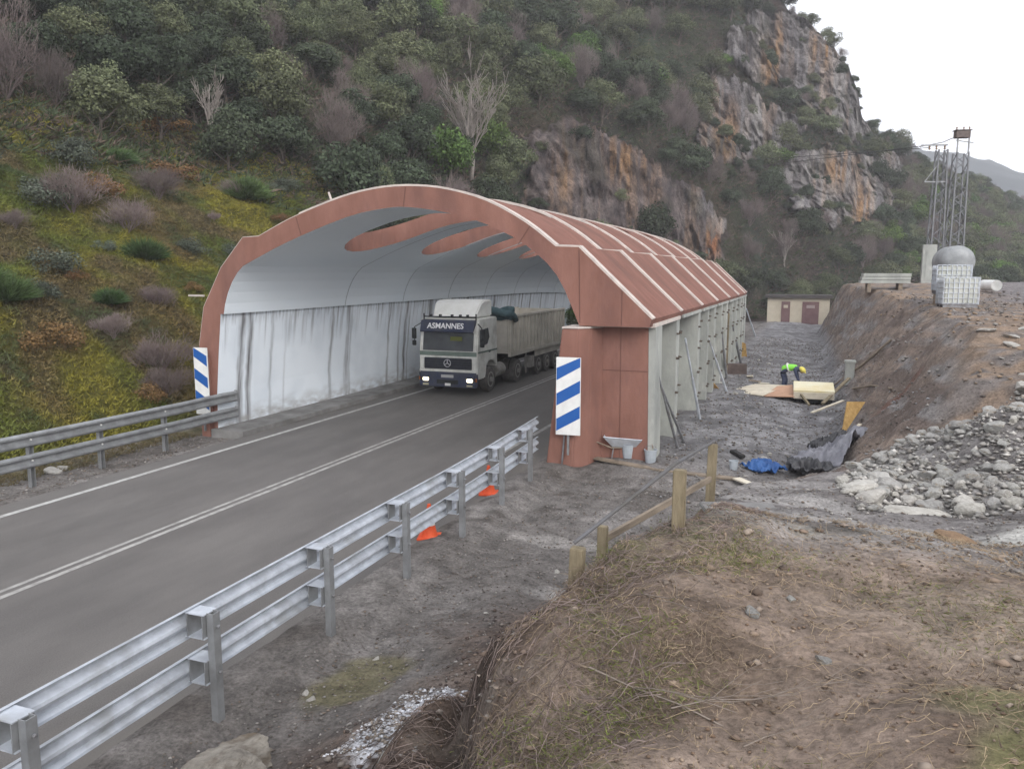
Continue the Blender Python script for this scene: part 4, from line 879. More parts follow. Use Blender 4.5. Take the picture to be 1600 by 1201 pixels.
# shrubs on the mossy slope: leafy brooms and bare thickets
def blade_bush(name, seed, n=1500, up=.9):
    rng = np.random.default_rng(seed); D = rand_dirs(n, rng); D[:, 2] = np.abs(D[:, 2])*up+.25; D /= np.linalg.norm(D, axis=1)[:, None]
    P = D*rng.uniform(.15, .75, n)[:, None]*np.array([1,1,1.0]); L_ = rng.uniform(.18, .42, n)[:, None]; T = P+(D+.25*rand_dirs(n, rng))*L_; w_ = np.cross(D, rand_dirs(n, rng)); w_ /= np.linalg.norm(w_, axis=1)[:, None]; w_ *= .011
    V = np.stack([P-w_, P+w_, T], 1).reshape(-1, 3); return np_mesh(name, V, np.arange(n*3).reshape(n, 3))
BUSH = {'broom_shrub': ([blade_bush('broom_foliage', 5+i, 4200) for i in range(3)], leafmat('broom_green', (.075,.12,.045), .3, .5)),
        'heath_shrub': ([crown_mesh('heath_foliage', 400+i, rz=.8, clumps=20, leaves=2600, ls=.036) for i in range(3)], leafmat('heath_grey_green', (.085,.10,.075), .2, .4)),
        'bare_shrub': ([twig_cloud('shrub_twigs', 600+i, 3000, rz=.75, ln=.13, wd=.004) for i in range(4)], mat('shrub_twig', (.14,.105,.105), (.22,.18,.165), 3, .9, vary=.25)),
        'rusty_shrub': ([crown_mesh('rusty_foliage', 430+i, rz=.6, clumps=16, leaves=2200, ls=.034) for i in range(2)], leafmat('bracken_brown', (.17,.10,.045), .2, .4))}
for ms, m in BUSH.values():
    for me in ms: me.materials.append(m)
def shrub(kind, az, el, s, label, group=None, sz=None, i=None):
    x, y, z = at_az(az, el); ms, m = BUSH[kind]; t = empty(kind, (x, y, z-.1*s), RNG.uniform(0,6.28), label, 'shrub', group)
    c = link('foliage' if kind != 'bare_shrub' else 'twigs', ms[(int(RNG.integers(0,9)) if i is None else i) % len(ms)], t); c.scale = (s, s, sz or s*.85); c.location = (0,0,.15*s if kind in ('heath_shrub','rusty_shrub') else 0)
    return t
shrub('broom_shrub', -45.4, .015, 1.15, 'round bright green broom in the middle of the mossy slope')
shrub('broom_shrub', -53.2, -.03, 1.1, 'green broom at the left edge of the picture low on the slope')
shrub('heath_shrub', -50.4, -.005, 1.1, 'grey-green heath bush left of the green broom on the slope')
shrub('heath_shrub', -51.2, -.03, .75, 'small grey-green heath bush below another near the left edge')
shrub('broom_shrub', -47.6, -.035, .75, 'small green broom at the bottom of the mossy slope')
shrub('broom_shrub', -39.0, .085, 1.6, 'tall green shrub below the slender pale tree')
shrub('bare_shrub', -49.3, .065, 2.0, 'large grey-purple leafless thicket across the upper mossy slope', i=0)
shrub('bare_shrub', -46.3, .045, 1.5, 'leafless thicket above the round green broom', i=1)
shrub('bare_shrub', -44.9, -.115, 1.5, 'pale leafless thicket left of the tunnel foot', i=2)
shrub('bare_shrub', -44.6, -.145, 1.2, 'low brown leafless thicket behind the end of the far guardrail', i=3)
shrub('rusty_shrub', -45.6, -.15, .8, 'rusty brown bracken clump behind the far guardrail')
shrub('rusty_shrub', -43.6, .15, 1.7, 'yellow-brown bush at the edge of the wood')
sh = 0
rs_ = np.random.default_rng(77)
for i in range(400):
    az = rs_.uniform(-58, -31); el = rs_.uniform(-.1, .13)
    if el > forest_line(az)+.01: continue
    x, y, z = at_az(az, el)
    if not free(x, y, 2.1): continue
    put(x, y, 2.1); kind = ('bare_shrub','heath_shrub','rusty_shrub','broom_shrub')[int(rs_.choice(4, p=[.20,.38,.27,.15]))]
    s = rs_.uniform(.45, 1.15)*(1.5 if el > .06 else 1)
    nm = {'bare_shrub':'leafless grey-purple shrub','heath_shrub':'grey-green heath bush','rusty_shrub':'rusty brown bush','broom_shrub':'green broom bush'}[kind]
    zone = 'on the upper mossy slope' if el > .05 else 'on the lower mossy slope'
    shrub(kind, az, el, s, nm+' '+zone, nm+' bushes '+zone); sh += 1
print('shrubs', sh)
# ground cover of the left slope: tufts, one mesh of countless blades
def tufts(name, X, Y, Z, cols, blades, ln, wd, rng, lean=.9):
    n = len(X); B_ = blades; base = np.repeat(np.stack([X, Y, Z], -1), B_, 0) + rng.normal(size=(n*B_, 3))*np.array([.06,.06,.0])
    D = rng.normal(size=(n*B_, 3))*np.array([lean,lean,.25]); D[:, 2] = np.abs(D[:, 2])+.55; D /= np.linalg.norm(D, axis=1)[:, None]
    L_ = (ln*rng.uniform(.5, 1.3, n*B_))[:, None]; w_ = np.cross(D, rand_dirs(n*B_, rng)); w_ /= np.linalg.norm(w_, axis=1)[:, None]; w_ = w_*(wd*rng.uniform(.6,1.4,n*B_))[:, None]
    V = np.stack([base-w_, base+w_, base+D*L_], 1).reshape(-1, 3); C = np.repeat(np.repeat(cols, B_, 0)*rng.uniform(.75, 1.25, (n*B_, 1)), 3, 0)
    me = np_mesh(name, V, np.arange(n*B_*3).reshape(-1, 3), C); tag(link(name, me, None, M['blade']), kind='stuff')
M['blade'] = mat('blades', (.8,.8,.8), (1.2,1.2,1.2), 3, .85, vcol='Col', world=True)
rg = np.random.default_rng(5)
n = 52000; az = rg.uniform(-60, -30, n); f0 = foot(az); R_ = np.sqrt(lerp((f0-.5)**2, (f0+30)**2, rg.random(n)**1.25)); X = R_*np.sin(np.radians(az)); Y = R_*np.cos(np.radians(az)); Z = hill_z(X, Y); a_, e_ = az_el(X, Y, Z); k = e_ < forest_line(a_)+.04; X, Y, Z = X[k], Y[k], Z[k]
p1_ = sstep(-.25, .3, fbm(X/3.2, Y/3.2, 0, 4, 53))[:, None]; p2_ = sstep(0, .4, fbm(X/2.2, Y/2.2, 0, 3, 54))[:, None]; p3_ = sstep(.1, .45, fbm(X/1.2, Y/1.2, 0, 3, 57))[:, None]
c = lerp(np.array([.105,.135,.028]), np.array([.23,.205,.032]), p1_); c = lerp(c, np.array([.15,.10,.06]), p2_*.75); c = lerp(c, np.array([.06,.085,.035]), p3_*.8)
tufts('moss_and_grass', X, Y, Z, c, 7, .17, .016, rg)
n = 60000; az = rg.uniform(-60, 12, n); f0 = foot(az); f1 = np.interp(az, AZ, R1T); R_ = np.sqrt(lerp((f0)**2, (f0+.75*(f1-f0))**2, rg.random(n))); X = R_*np.sin(np.radians(az)); Y = R_*np.cos(np.radians(az)); Z = hill_z(X, Y); a_, e_ = az_el(X, Y, Z)
k = (rock_mask(a_, e_) < .5) & ((az > -30) | (e_ > forest_line(a_)-.02)); X, Y, Z = X[k], Y[k], Z[k]
c = lerp(np.array([.055,.075,.035]), np.array([.13,.095,.075]), (rg.random(len(X))[:, None] < .4)*1.0); tufts('undergrowth', X, Y, Z, c, 8, .6, .045, rg, 1.3)
# sparse weeds on the far verge
n = 2600; X = rg.uniform(-18.6, -16.9, n); Y = rg.uniform(5, 18.3, n); Z = np.maximum(ground_z(X, Y), hill_z(X, Y)); c = lerp(np.array([.13,.12,.05]), np.array([.20,.15,.09]), rg.random(n)[:, None]); tufts('verge_weeds', X, Y, Z, c, 6, .13, .009, rg)
# dry grass and roots on the mound
n = 90000; X = rg.uniform(-3.6, 6, n); Y = rg.uniform(1.8, 8.0, n); sd, wd_ = edge_dist(X, Y); cl = fbm(X*1.1, Y*1.1, 0, 4, 120)
k = (sd > -1.6) & (rg.random(n) < sstep(-.15, .35, cl)*np.where(Y-X*.15 > 6, .12, 1)*np.where(np.abs(sd) < .9, 1.5, .22)); X, Y = X[k], Y[k]; Z = ground_z(X, Y)
c = lerp(np.array([.25,.20,.145]), np.array([.12,.085,.062]), rg.random(len(X))[:, None]); gm = (rg.random(len(X))[:, None] < .55*(fbm(X*.9, Y*.9, 0, 2, 121)[:, None] > .1)); c = np.where(gm, np.array([.13,.15,.04]), c)
tufts('dry_grass', X, Y, Z, c, 5, .055, .0022, rg, 1.6)
# thin twigs lying about
def twigs(name, n, x0, x1, y0, y1, ln, rad, col, rng, cond=None):
    X = rng.uniform(x0, x1, n); Y = rng.uniform(y0, y1, n)
    if cond is not None: k = cond(X, Y); X, Y = X[k], Y[k]
    n = len(X); V = []; F = []; A = rng.uniform(0, 2*PI, n); Ls = ln*rng.uniform(.4, 1.5, n); K = 5
    pts = []
    for j in range(K): pts.append((X+np.cos(A)*Ls*(j/(K-1)-.5)+rng.normal(size=n)*Ls*.04, Y+np.sin(A)*Ls*(j/(K-1)-.5)+rng.normal(size=n)*Ls*.04))
    hz = [ground_z(px, py)+.01+rad*2+rng.uniform(0,.04,n)*(1 if j % 2 else .4) for j, (px, py) in enumerate(pts)]
    P = np.stack([np.stack([pts[j][0], pts[j][1], hz[j]], -1) for j in range(K)], 1); nx = -np.sin(A)[:, None]*rad; ny = np.cos(A)[:, None]*rad
    ring = []
    for ox, oz in ((1,0),(-.5,.87),(-.5,-.87)): ring.append(P+np.stack([nx*ox, ny*ox, np.full_like(nx, rad*oz)], -1)*np.linspace(1, .4, K)[None, :, None])
    V = np.stack(ring, 2).reshape(-1, 3); idx = np.arange(n*K*3).reshape(n, K, 3); F = []
    for a in range(3): F.append(np.stack([idx[:, :-1, a], idx[:, :-1, (a+1)%3], idx[:, 1:, (a+1)%3], idx[:, 1:, a]], -1).reshape(-1, 4))
    C = np.repeat(np.array(col)[None]*rng.uniform(.6, 1.3, (n, 1)), K*3, 0); me = np_mesh(name, V, np.concatenate(F), C); tag(link(name, me, None, M['blade']), kind='stuff')
low_bank = lambda X, Y: (edge_dist(X, Y)[0] < -.3) & (edge_dist(X, Y)[0] > -2.6)
twigs('dark_twigs', 1500, -4.6, -1.2, 3.4, 9.5, .22, .003, (.10,.075,.06), rg, low_bank)
pebbles_later = [('bank_clods', 2600, -5.0, -1.3, 3.4, 10, .006, .04, [(.16,.12,.095),(.09,.065,.055),(.22,.19,.165),(.07,.055,.05)], rg, lambda X, Y: (edge_dist(X, Y)[0] < -.2) & (edge_dist(X, Y)[0] > -3))]
near_edge = lambda X, Y: (np.abs(edge_dist(X, Y)[0]+.35) < .85)
twigs('twig_litter', 3400, -3.2, .6, 1.8, 8, .32, .0035, (.22,.17,.15), rg, near_edge)
twigs('straw_litter', 6000, -2, 4.5, 2, 7.5, .13, .0016, (.38,.29,.19), rg, lambda X, Y: edge_dist(X, Y)[0] > -.4)
twigs('root_litter', 420, -5.4, -1.6, 4, 11, .22, .003, (.16,.12,.10), rg)
# ---- gravel: one mesh of countless pebbles
def pebbles(name, n, x0, x1, y0, y1, s0, s1, cols, rng, cond=None, sink=.3):
    X = rng.uniform(x0, x1, n); Y = rng.uniform(y0, y1, n)
    if cond is not None: k = cond(X, Y); X, Y = X[k], Y[k]
    n = len(X); Z = ground_z(X, Y); ico = np.array([(0,0,1),(.9,0,.25),(.28,.85,.3),(-.73,.53,.2),(-.73,-.53,.3),(.28,-.85,.2),(0,0,-.6)]); f = np.array([(0,1,2),(0,2,3),(0,3,4),(0,4,5),(0,5,1),(6,2,1),(6,3,2),(6,4,3),(6,5,4),(6,1,5)])
    s = (s0+(s1-s0)*rng.random(n)**3)[:, None, None]; V = ico[None]*(1+.35*rng.normal(size=(n,7,3)))*s*np.array([1,1,.6]); a = rng.uniform(0, 6.28, n); ca, sa = np.cos(a)[:, None], np.sin(a)[:, None]
    V = np.stack([V[...,0]*ca-V[...,1]*sa+X[:, None], V[...,0]*sa+V[...,1]*ca+Y[:, None], V[...,2]+(Z+s[:,0,0]*sink)[:, None]], -1)
    F = (f[None]+(np.arange(n)*7)[:, None, None]).reshape(-1, 3); ci = rng.integers(0, len(cols), n); C = np.repeat(np.array(cols)[ci]*rng.uniform(.7,1.2,(n,1)), 7, 0)
    tag(link(name, np_mesh(name, V.reshape(-1, 3), F, C), None, M['blade']), kind='stuff')
GC = [(.22,.20,.18),(.15,.135,.12),(.30,.28,.26),(.12,.10,.09),(.2,.16,.13)]
notroad = lambda X, Y: (X > -5.75)
pebbles('gravel', 16000, -5.8, .5, 3.5, 18, .004, .028, GC, rg, lambda X, Y: (X > -5.75) & (edge_dist(X, Y)[0] < -.2))
pebbles('gravel', 16000, -3.6, 2.5, 16, 60, .008, .055, GC+[(.3,.3,.31)], rg)
pebbles('soil_crumbs', 16000, -2.6, 4.5, 1.8, 8, .002, .016, [(.24,.17,.12),(.17,.115,.08),(.30,.23,.17),(.13,.095,.07)], rg)
pebbles('gravel', 5000, -1, 4.5, 6, 13, .004, .03, GC, rg)
pebbles('gravel', 5000, -17.8, -15.4, 4, 18.3, .006, .04, GC, rg, lambda X, Y: X < -15.35)
pebbles('gravel', 2500, 2.5, 9, 14, 45, .01, .09, GC+[(.3,.22,.15)], rg)
pebbles('lime_rubble', 2200, -3.9, -3.0, 5.5, 7.0, .004, .028, [(.62,.63,.66),(.5,.49,.5),(.3,.26,.22)], rg)

pebbles('clods', 700, -2.2, 4.5, 1.8, 7.5, .012, .05, [(.22,.165,.125),(.15,.11,.085),(.27,.22,.18)], rg, sink=.1)

for a_ in pebbles_later: pebbles(*a_)
# ================================================================== ROCKS
import bmesh
def rock_mesh(name, seed, m, sub=2, amp=.28, smooth=False):
    bm = bmesh.new(); bmesh.ops.create_icosphere(bm, subdivisions=sub, radius=1)
    P = np.array([v.co[:] for v in bm.verts]); rng = np.random.default_rng(seed)
    for k in range(7):      # planar cuts give flat fractured sides
        d = rand_dirs(1, rng)[0]; h = rng.uniform(.5, .85); s = P@d; P = P - np.maximum(s-h, 0)[:, None]*d
    P *= (1+amp*fbm(P[:,0]*1.6+seed, P[:,1]*1.6, P[:,2]*1.6, 4, seed))[:, None]
    for v, p in zip(bm.verts, P): v.co = p
    me = bpy.data.meshes.new(name); bm.to_mesh(me); bm.free(); me.materials.append(m); return me
RK = {k: [rock_mesh('rock', 10*j+i, M[k], 3) for i in range(6)] for j, k in enumerate(('rockg','rockw','rockb'))}
RK['boulder'] = [rock_mesh('boulder', 200+i, M['boulder'], 5, .42) for i in range(2)]
def rock(kind, x, y, s, label, group=None, sq=(1,.8,.6), i=None, dz=.15, name='rock', rz=None, z=None, cat='rock'):
    o = link(name, RK[kind][int(RNG.integers(0,6)) if i is None else i], None); o.location = (x, y, (gz(x, y) if z is None else z)+s*dz); o.scale = (s*sq[0], s*sq[1], s*sq[2]); o.rotation_euler = (RNG.uniform(-.3,.3), RNG.uniform(-.3,.3), RNG.uniform(0,6.28) if rz is None else rz)
    return tag(o, label, cat, group)
rk = np.random.default_rng(31); placed = []
tries = 0
while len(placed) < 290 and tries < 9000:
    tries += 1; u_ = rk.random(); x = rk.uniform(.3, 5.2); y = rk.uniform(10.6, 17.2)
    if y < 10.9+.25*(x-1.2)*(x > 1.2) - .0 or y > 15.0+.55*x or x < .35+.18*abs(y-12.4) : continue
    s = rk.uniform(.06, .13) if rk.random() < .75 else rk.uniform(.12, .20)
    if any((x-a)**2+(y-b_)**2 < (.62*(s+c))**2 for a, b_, c in placed): continue
    placed.append((x, y, s)); pale = rk.random() < (.45 if y < 12.2 else .08)
    heap = .12*rk.random()
    rock('rockw' if pale else 'rockg', x, y, s, ('pale' if pale else 'grey')+' broken rock in the rubble heap at the foot of the bank', ('pale' if pale else 'grey')+' rocks in the rubble heap', (rk.uniform(.9,1.3), rk.uniform(.7,1), rk.uniform(.5,.8)), dz=.3)
rock('rockw', 1.28, 10.9, .30, 'long white rock at the near edge of the rubble heap', sq=(1.5,.7,.5), i=2, rz=.2)
rock('rockw', .62, 12.0, .28, 'flat white slab of rock at the left tip of the rubble heap', sq=(1.4,.8,.35), i=3, rz=.5)
rock('rockb', 1.34, 8.0, .19, 'smooth brown stone at the edge of the pale sand patch', sq=(1.3,.75,.55), i=4, rz=-.4)
rock('rockb', 2.75, 10.2, .36, 'reddish brown stone right of the rubble heap', sq=(1.2,.9,.6), i=1)
rock('boulder', -4.92, 5.55, .37, 'big pale grey boulder at the foot of a near guardrail post', sq=(1.25,.95,.75), i=0, dz=.1, rz=.6, name='boulder', cat='boulder')
rock('boulder', -4.6, 5.15, .26, 'smaller grey boulder leaning on the big one by the guardrail post', sq=(1.2,.9,.7), i=1, name='boulder', cat='boulder')
rock('rockg', -3.0, 5.6, .26, 'long tan stone half sunk right of the white lime rubble', sq=(.8,1.5,.6), i=3, rz=-.3)
for x, y, s, l in ((-5.23,7.08,.055,'largest white pebble on the mud behind the near guardrail'),(-5.05,6.95,.06,'flat beige pebble beside the largest white pebble'),(-3.74,11.83,.06,'single white stone on the mud near the wooden stakes'),(-4.9,8.1,.05,'white pebble on the mud midway between two near posts'),(-4.05,9.6,.045,'small white stone on the open mud'),(-16.95,13.5,.22,'white broken block behind the far guardrail'),(-17.3,14.0,.16,'pinkish broken block behind the far guardrail')):
    rock('rockw', x, y, s, l, i=1)
for x, y, s, l in ((.11,4.1,.05,'flat brown stone with pale top on the near mound'),(-.06,4.75,.04,'pointed grey stone on the near mound'),(.42,8.9,.05,'white chip on the grey track'),(.7,8.2,.045,'second white chip on the grey track'),(-.25,4.45,.06,'grey stone among dry grass on the mound')):
    rock('rockw' if 'white' in l else 'rockg', x, y, s, l, i=2)
for k in range(26):
    x = rk.uniform(-3.6, .3); y = rk.uniform(19, 44); rock('rockw' if k % 4 == 0 else 'rockg', x, y, rk.uniform(.05, .13), 'loose stone on the work track beside the tunnel', 'loose stones on the work track')
# ================================================================== WOODEN STAKES AND RAILS BY THE MOUND
def stake(x, y, zb, zt, w_, label, lean=(0,0)):
    o = MB(); o.bar((0,0,-.35), (lean[0],lean[1],zt-zb), w_, w_*.8); o = o.build('wooden_stake', M['wood'], None, bevel=.006); o.location = (x, y, zb); return tag(o, label, 'stake')
stake(-.86, 5.62, 2.72, 3.30, .09, 'thick wooden stake on the mound, the tallest and nearest to the slab edge')
stake(-1.03, 8.93, 2.1, 2.80, .10, 'wooden stake farthest from the camera, at the top end of the pipe rail', (.02,0))
stake(-1.52, 5.2, 2.35, 2.78, .10, 'short wooden stake at the left foot of the mound, nearest the road', (.03,0))
stake(-1.62, 6.42, 2.0, 2.55, .085, 'short wooden stake just right of the leftmost one', (.0,.0))
o = MB(); o.tube([(-1.0,8.95,2.83),(-.90,5.68,3.33),(-1.52,5.2,2.81)], .014, 8); tag(o.build('pipe_rail', mat('pipe_grey', (.13,.13,.14), (.09,.085,.08), 6, .6)), 'grey pipe handrail laid along the tops of the wooden stakes', 'handrail')
o = MB(); o.bar((-1.02,8.85,2.42), (-1.64,6.5,2.40), .035, .06); tag(o.build('wooden_rail', M['oldwood']), 'brown wooden rail between the far stake and the second leftmost stake', 'rail')
o = MB(); o.box((0,0,0), (.8,.5,.05), (.03,.02,.35)); o = o.build('concrete_plate', M['curb'], None, bevel=.01); o.location = (-.65, 8.6, 2.16); tag(o, 'flat concrete plate at the lip of the track behind the tallest stake', 'plate')
# branches on the mound
for k, (x, y, a, l, lab) in enumerate(((-1.05,3.9,.9,.9,'long bare branch lying down the slope of the mound'),(-.55,3.55,1.9,.6,'forked dry branch on top of the mound'),(-1.2,4.7,.5,.7,'thin bare branch sticking up from the ditch edge'),(-.2,3.3,2.6,.5,'dry branch at the bottom of the mound'),(-1.75,3.7,1.2,.8,'grey branch deep in the gully of the mound'),(-.75,4.9,.2,.55,'curled pale twig near the tallest stake'))):
    me = twig_mesh('branch', 700+k, .3, 1, 2, .008, 2.2, minr=.0025); me.materials.append(mat('dry_branch', (.30,.25,.21), (.19,.155,.13), 5, .9)) ; o = link('branch', me); o.location = (x, y, gz(x, y)+.03); o.scale = (l,)*3; o.rotation_euler = (math.radians(80), 0, a); tag(o, lab, 'branch')
# ================================================================== CONES
def cone(x, y, label, tilt=(0,0,0)):
    t = empty('traffic_cone', (x, y, .0), .3, label, 'traffic cone', 'orange traffic cones behind the near guardrail'); t.rotation_euler = (*tilt[:2], .3)
    co_ = mat('cone_orange', (.62,.075,.02), (.70,.11,.04), 5, .6); o = MB(); o.box((0,0,.02), (.40,.40,.035)); o.build('base', co_, t, bevel=.01)
    o = MB(); o.lathe([(.15,.037),(.14,.06),(.085,.30),(.03,.62),(.0,.625)], (0,0,0), 20); o.build('body', co_, t, smooth=False)
    o = MB(); o.lathe([(.103,.24),(.076,.36)], (0,0,0), 20); o.build('white_band', M['white'], t)
cone(-6.28, 12.3, 'orange traffic cone standing nearer the camera behind the guardrail'); cone(-6.38, 15.3, 'orange traffic cone farther along, close to the tunnel pier')
# ================================================================== WORK SITE
def prop(a, b_, label, m='steel', r=.03):
    t = empty('steel_prop', b_, 0, label, 'prop'); t.rotation_euler = (0,0,0); A = Vector(a)-Vector(b_)
    o = MB(); o.tube([(0,0,0), tuple(A*.55)], r*1.25, 8); o.build('outer_tube', M[m], t); o = MB(); o.tube([tuple(A*.5), tuple(A)], r*.9, 8); o.build('inner_tube', M[m], t)
    o = MB(); o.box((0,0,.0), (.18,.18,.02)); o.build('foot_plate', M[m], t)
prop((-3.62,19.5,2.3), (-3.25,20.75,.1), 'grey steel prop leaning on the end of the tunnel wall, nearest one')
prop((-3.60,19.9,1.9), (-3.2,21.6,.05), 'grey steel prop crossing the nearest one beside the tunnel')
prop((-3.62,23.9,2.75), (-3.25,25.15,-.02), 'pale prop leaning against the second rib of the tunnel wall', 'galv', .035)
prop((-3.75,29.8,2.5), (-3.1,31.7,-.02), 'pale prop beside the leaning strand board', 'galv', .035)
prop((-3.8,38.9,2.6), (-3.4,41.3,-.05), 'dark prop halfway along the tunnel wall', 'steel', .05)
prop((-4.6,57.5,2.2), (-3.9,59.5,-.3), 'thin prop at the far end of the tunnel wall', 'galv', .05)
prop((-3.75,34.4,2.6), (-3.5,35.4,-.05), 'rusty prop between the strand board and the dark one', 'steel', .04)
def board(name, V, th, m, label, cat='board', loc=(0,0,0)):
    """a flat sheet with thickness from its corner points"""
    P = [Vector(p) for p in V]; nn = (P[1]-P[0]).cross(P[2]-P[0]).normalized()*th; n = len(P); o = MB()
    o.add([tuple(p) for p in P]+[tuple(p+nn) for p in P], [tuple(range(n))[::-1], tuple(range(n, 2*n))]+[(i,(i+1)%n,n+(i+1)%n,n+i) for i in range(n)]); return tag(o.build(name, M[m] if isinstance(m, str) else m), label, cat)
board('strand_board', [(-4.5,31.9,-.05),(-3.3,32.1,-.05),(-3.95,31.5,.75),(-4.15,31.3,1.35),(-4.5,31.3,1.45)], .02, 'osb', 'orange strand board with a cut corner leaning against the tunnel wall')
o = MB(); o.bar((-3.92,30.6,-.1), (-3.92,30.6,3.2), .16, .2); tag(o.build('timber_post', M['wood']), 'tall timber post standing against the tunnel wall behind the board', 'post')
o = MB(); o.bar((-3.7,36.6,-.1), (-3.7,36.6,2.9), .14, .16); tag(o.build('timber_post', M['wood']), 'thinner timber post farther along the tunnel wall', 'post')
o = MB(); o.box((0,0,.35), (1.0,.5,.7), (0,0,.2)); o = o.build('formwork_box', mat('dark_formwork', (.075,.055,.05), (.13,.10,.09), 3, .85), None, bevel=.02); o.location = (-3.35,37.0,-.1); tag(o, 'dark brown formwork box at the foot of the tunnel wall', 'box')
board('strand_board', [(-4.0,44.6,-.1),(-3.4,44.8,-.1),(-3.5,44.3,.9),(-3.95,44.2,1.1)], .02, 'osb', 'small strand board far along the tunnel wall')
board('pale_sheet', [(-3.2,31.9,.06),(-1.75,30.7,.12),(-.95,32.6,.30),(-2.2,33.6,.16)], .03, 'ply', 'large pale shuttering sheet lying flat left of the bending worker')
board('pinkish_sheet', [(-1.7,30.9,.08),(-.62,30.75,.14),(-.75,32.5,.34),(-1.3,32.2,.3)], .03, mat('pinkish_board', (.50,.30,.20), (.40,.24,.16), 4, .8), 'pinkish wooden sheet between the pale sheet and the crate')
t = empty('formwork_stack', (0,0,0), 0, 'stack of formwork panels with a yellowish top right of the worker', 'formwork')
o = MB(); o.box((.02,31.6,.44), (1.42,1.5,.06), (.10,0,.03)); o.build('top_panel', mat('yellow_panel', (.66,.56,.32), (.72,.68,.52), 1.2, .7), t, bevel=.008)
o = MB(); o.box((.02,31.55,.27), (1.40,1.46,.24), (.08,0,.03)); o.build('panel', M['ply'], t); o = MB(); o.box((.02,31.6,.06), (1.3,1.2,.16), (0,0,.03)); o.build('panel', M['black'], t)
o = MB(); o.bar((-.55,31.3,.36), (-.1,29.9,.02), .07); tag(o.build('timber_lath', M['wood']), 'thin lath leaning from the formwork stack towards the camera', 'lath')
o = MB(); o.bar((.35,30.2,.05), (1.25,32.3,.75), .12, .05); tag(o.build('timber_plank', M['wood']), 'brown plank leaning up the bank right of the formwork stack', 'plank')
o = MB(); o.bar((.0,28.2,.03), (1.0,29.5,.3), .10, .04); tag(o.build('white_plank', M['ply']), 'narrow white plank lying in front of the formwork stack', 'plank')
o = MB(); o.bar((.7,22.1,.3), (1.25,23.2,.62), .10, .03); tag(o.build('white_plank', M['ply']), 'narrow pale plank behind the crumpled tarpaulin', 'plank')
board('triangular_board', [(.76,22.8,.25),(1.36,23.75,1.15),(.88,23.4,1.18)], .025, 'osb', 'triangular orange board propped against the bank')
o = MB(); o.box((0,0,.45), (.34,.30,.9)); o.box((0,0,.93), (.42,.38,.10)); o = o.build('drain_shaft', M['conc'], None, bevel=.02); o.location = (1.30, 33.4, gz(1.3,33.4)-.1); tag(o, 'small square concrete shaft at the foot of the bank', 'shaft')
# crumpled sheeting
def tarp(name, cx, cy, lx, ly, hgt, seed, m, label, rz=0, holes=True):
    n = 46; U, W = np.meshgrid(np.linspace(-1, 1, n), np.linspace(-1, 1, n), indexing='ij'); ed = 1+.12*fbm(U*1.5+seed, W*1.5, 0, 3, seed)
    x = U*lx*ed; y = W*ly*ed; f = 1-np.abs(fbm(U*1.3+seed, W*2.2, 0, 4, seed+3))*2.2
    h = hgt*np.clip(f, -.1, 1)*np.sqrt(np.clip(1-.8*(U**2+W**2)*.5, 0, 1)) + .03
    ca, sa = math.cos(rz), math.sin(rz); X = cx+x*ca-y*sa; Y = cy+x*sa+y*ca; Z = np.minimum(ground_z(X.ravel(), Y.ravel(), False).reshape(X.shape), .5+.0*X)+.05+np.maximum(h, .0)
    idx = np.arange(n*n).reshape(n, n); F = np.stack([idx[:-1,:-1], idx[1:,:-1], idx[1:,1:], idx[:-1,1:]], -1).reshape(-1, 4); me = np_mesh(name, np.stack([X, Y, Z], -1).reshape(-1, 3), F)
    o = link(name, me, None, m, True); md = o.modifiers.new('s', 'SOLIDIFY'); md.thickness = .012; return tag(o, label, 'tarpaulin')
Mt = mat('grey_sheeting', (.13,.13,.155), (.24,.24,.265), 2.2, .5, spec=.5); Mt2 = mat('black_sheeting', (.025,.025,.03), (.07,.07,.075), 3, .45, spec=.5)
tarp('grey_tarpaulin', .42, 20.9, .62, 1.15, .42, 5, Mt, 'crumpled grey sheeting in a heap at the foot of the bank', -.3)
tarp('black_tarpaulin', .02, 19.75, .45, .5, .36, 9, Mt2, 'black crumpled sheeting at the near end of the grey heap', .2)
tarp('black_tarpaulin', .42, 21.6, .42, .3, .55, 14, Mt2, 'black fold of sheeting on top of the grey heap', .5)
tarp('blue_tarpaulin', -1.0, 19.5, .33, .45, .22, 12, mat('blue_sheeting', (.02,.07,.22), (.04,.12,.32), 3, .5), 'small crumpled blue sheet on the work track', -.7)
o = MB(); o.box((0,0,.06), (.5,.16,.09), (.05,.1,-.9)); o = o.build('black_offcut', M['black'], None, bevel=.02); o.location = (-1.7,20.4,gz(-1.7,20.4)); tag(o, 'black offcut left of the blue sheet', 'offcut')
def bucket(x, y, label, tool=False, s=1, m='plastic'):
    t = empty('bucket', (x, y, gz(x, y)), 0, label, 'bucket'); mm = mat('bucket_plastic', (.42,.46,.50), (.32,.35,.38), 5, .6)
    o = MB(); o.lathe([(.11*s,.0),(.14*s,.27*s),(.15*s,.27*s),(.15*s,.29*s),(.13*s,.29*s),(.105*s,.04*s)], (0,0,0), 20); o.build('pail', mm, t)
    o = MB(); o.tube([(-.145*s,0,.27*s),(-.12*s,.02,.34*s),(0,.03,.38*s),(.12*s,.02,.34*s),(.145*s,0,.27*s)], .006, 5); o.build('handle', M['steel'], t)
    return t
bucket(-4.2, 19.05, 'pale plastic bucket under the barrow by the red wall', s=1.15); bucket(-3.62, 18.95, 'pale plastic bucket right of the other, with a trowel handle', s=1.1)
o = MB(); o.bar((-3.58,19.0,.45), (-3.78,19.25,1.1), .025); tag(o.build('trowel_handle', M['oldwood']), 'thin tool handle standing in the right bucket', 'tool')
bucket(-1.66, 19.0, 'tiny white pot on the work track left of the blue sheet', s=.75)
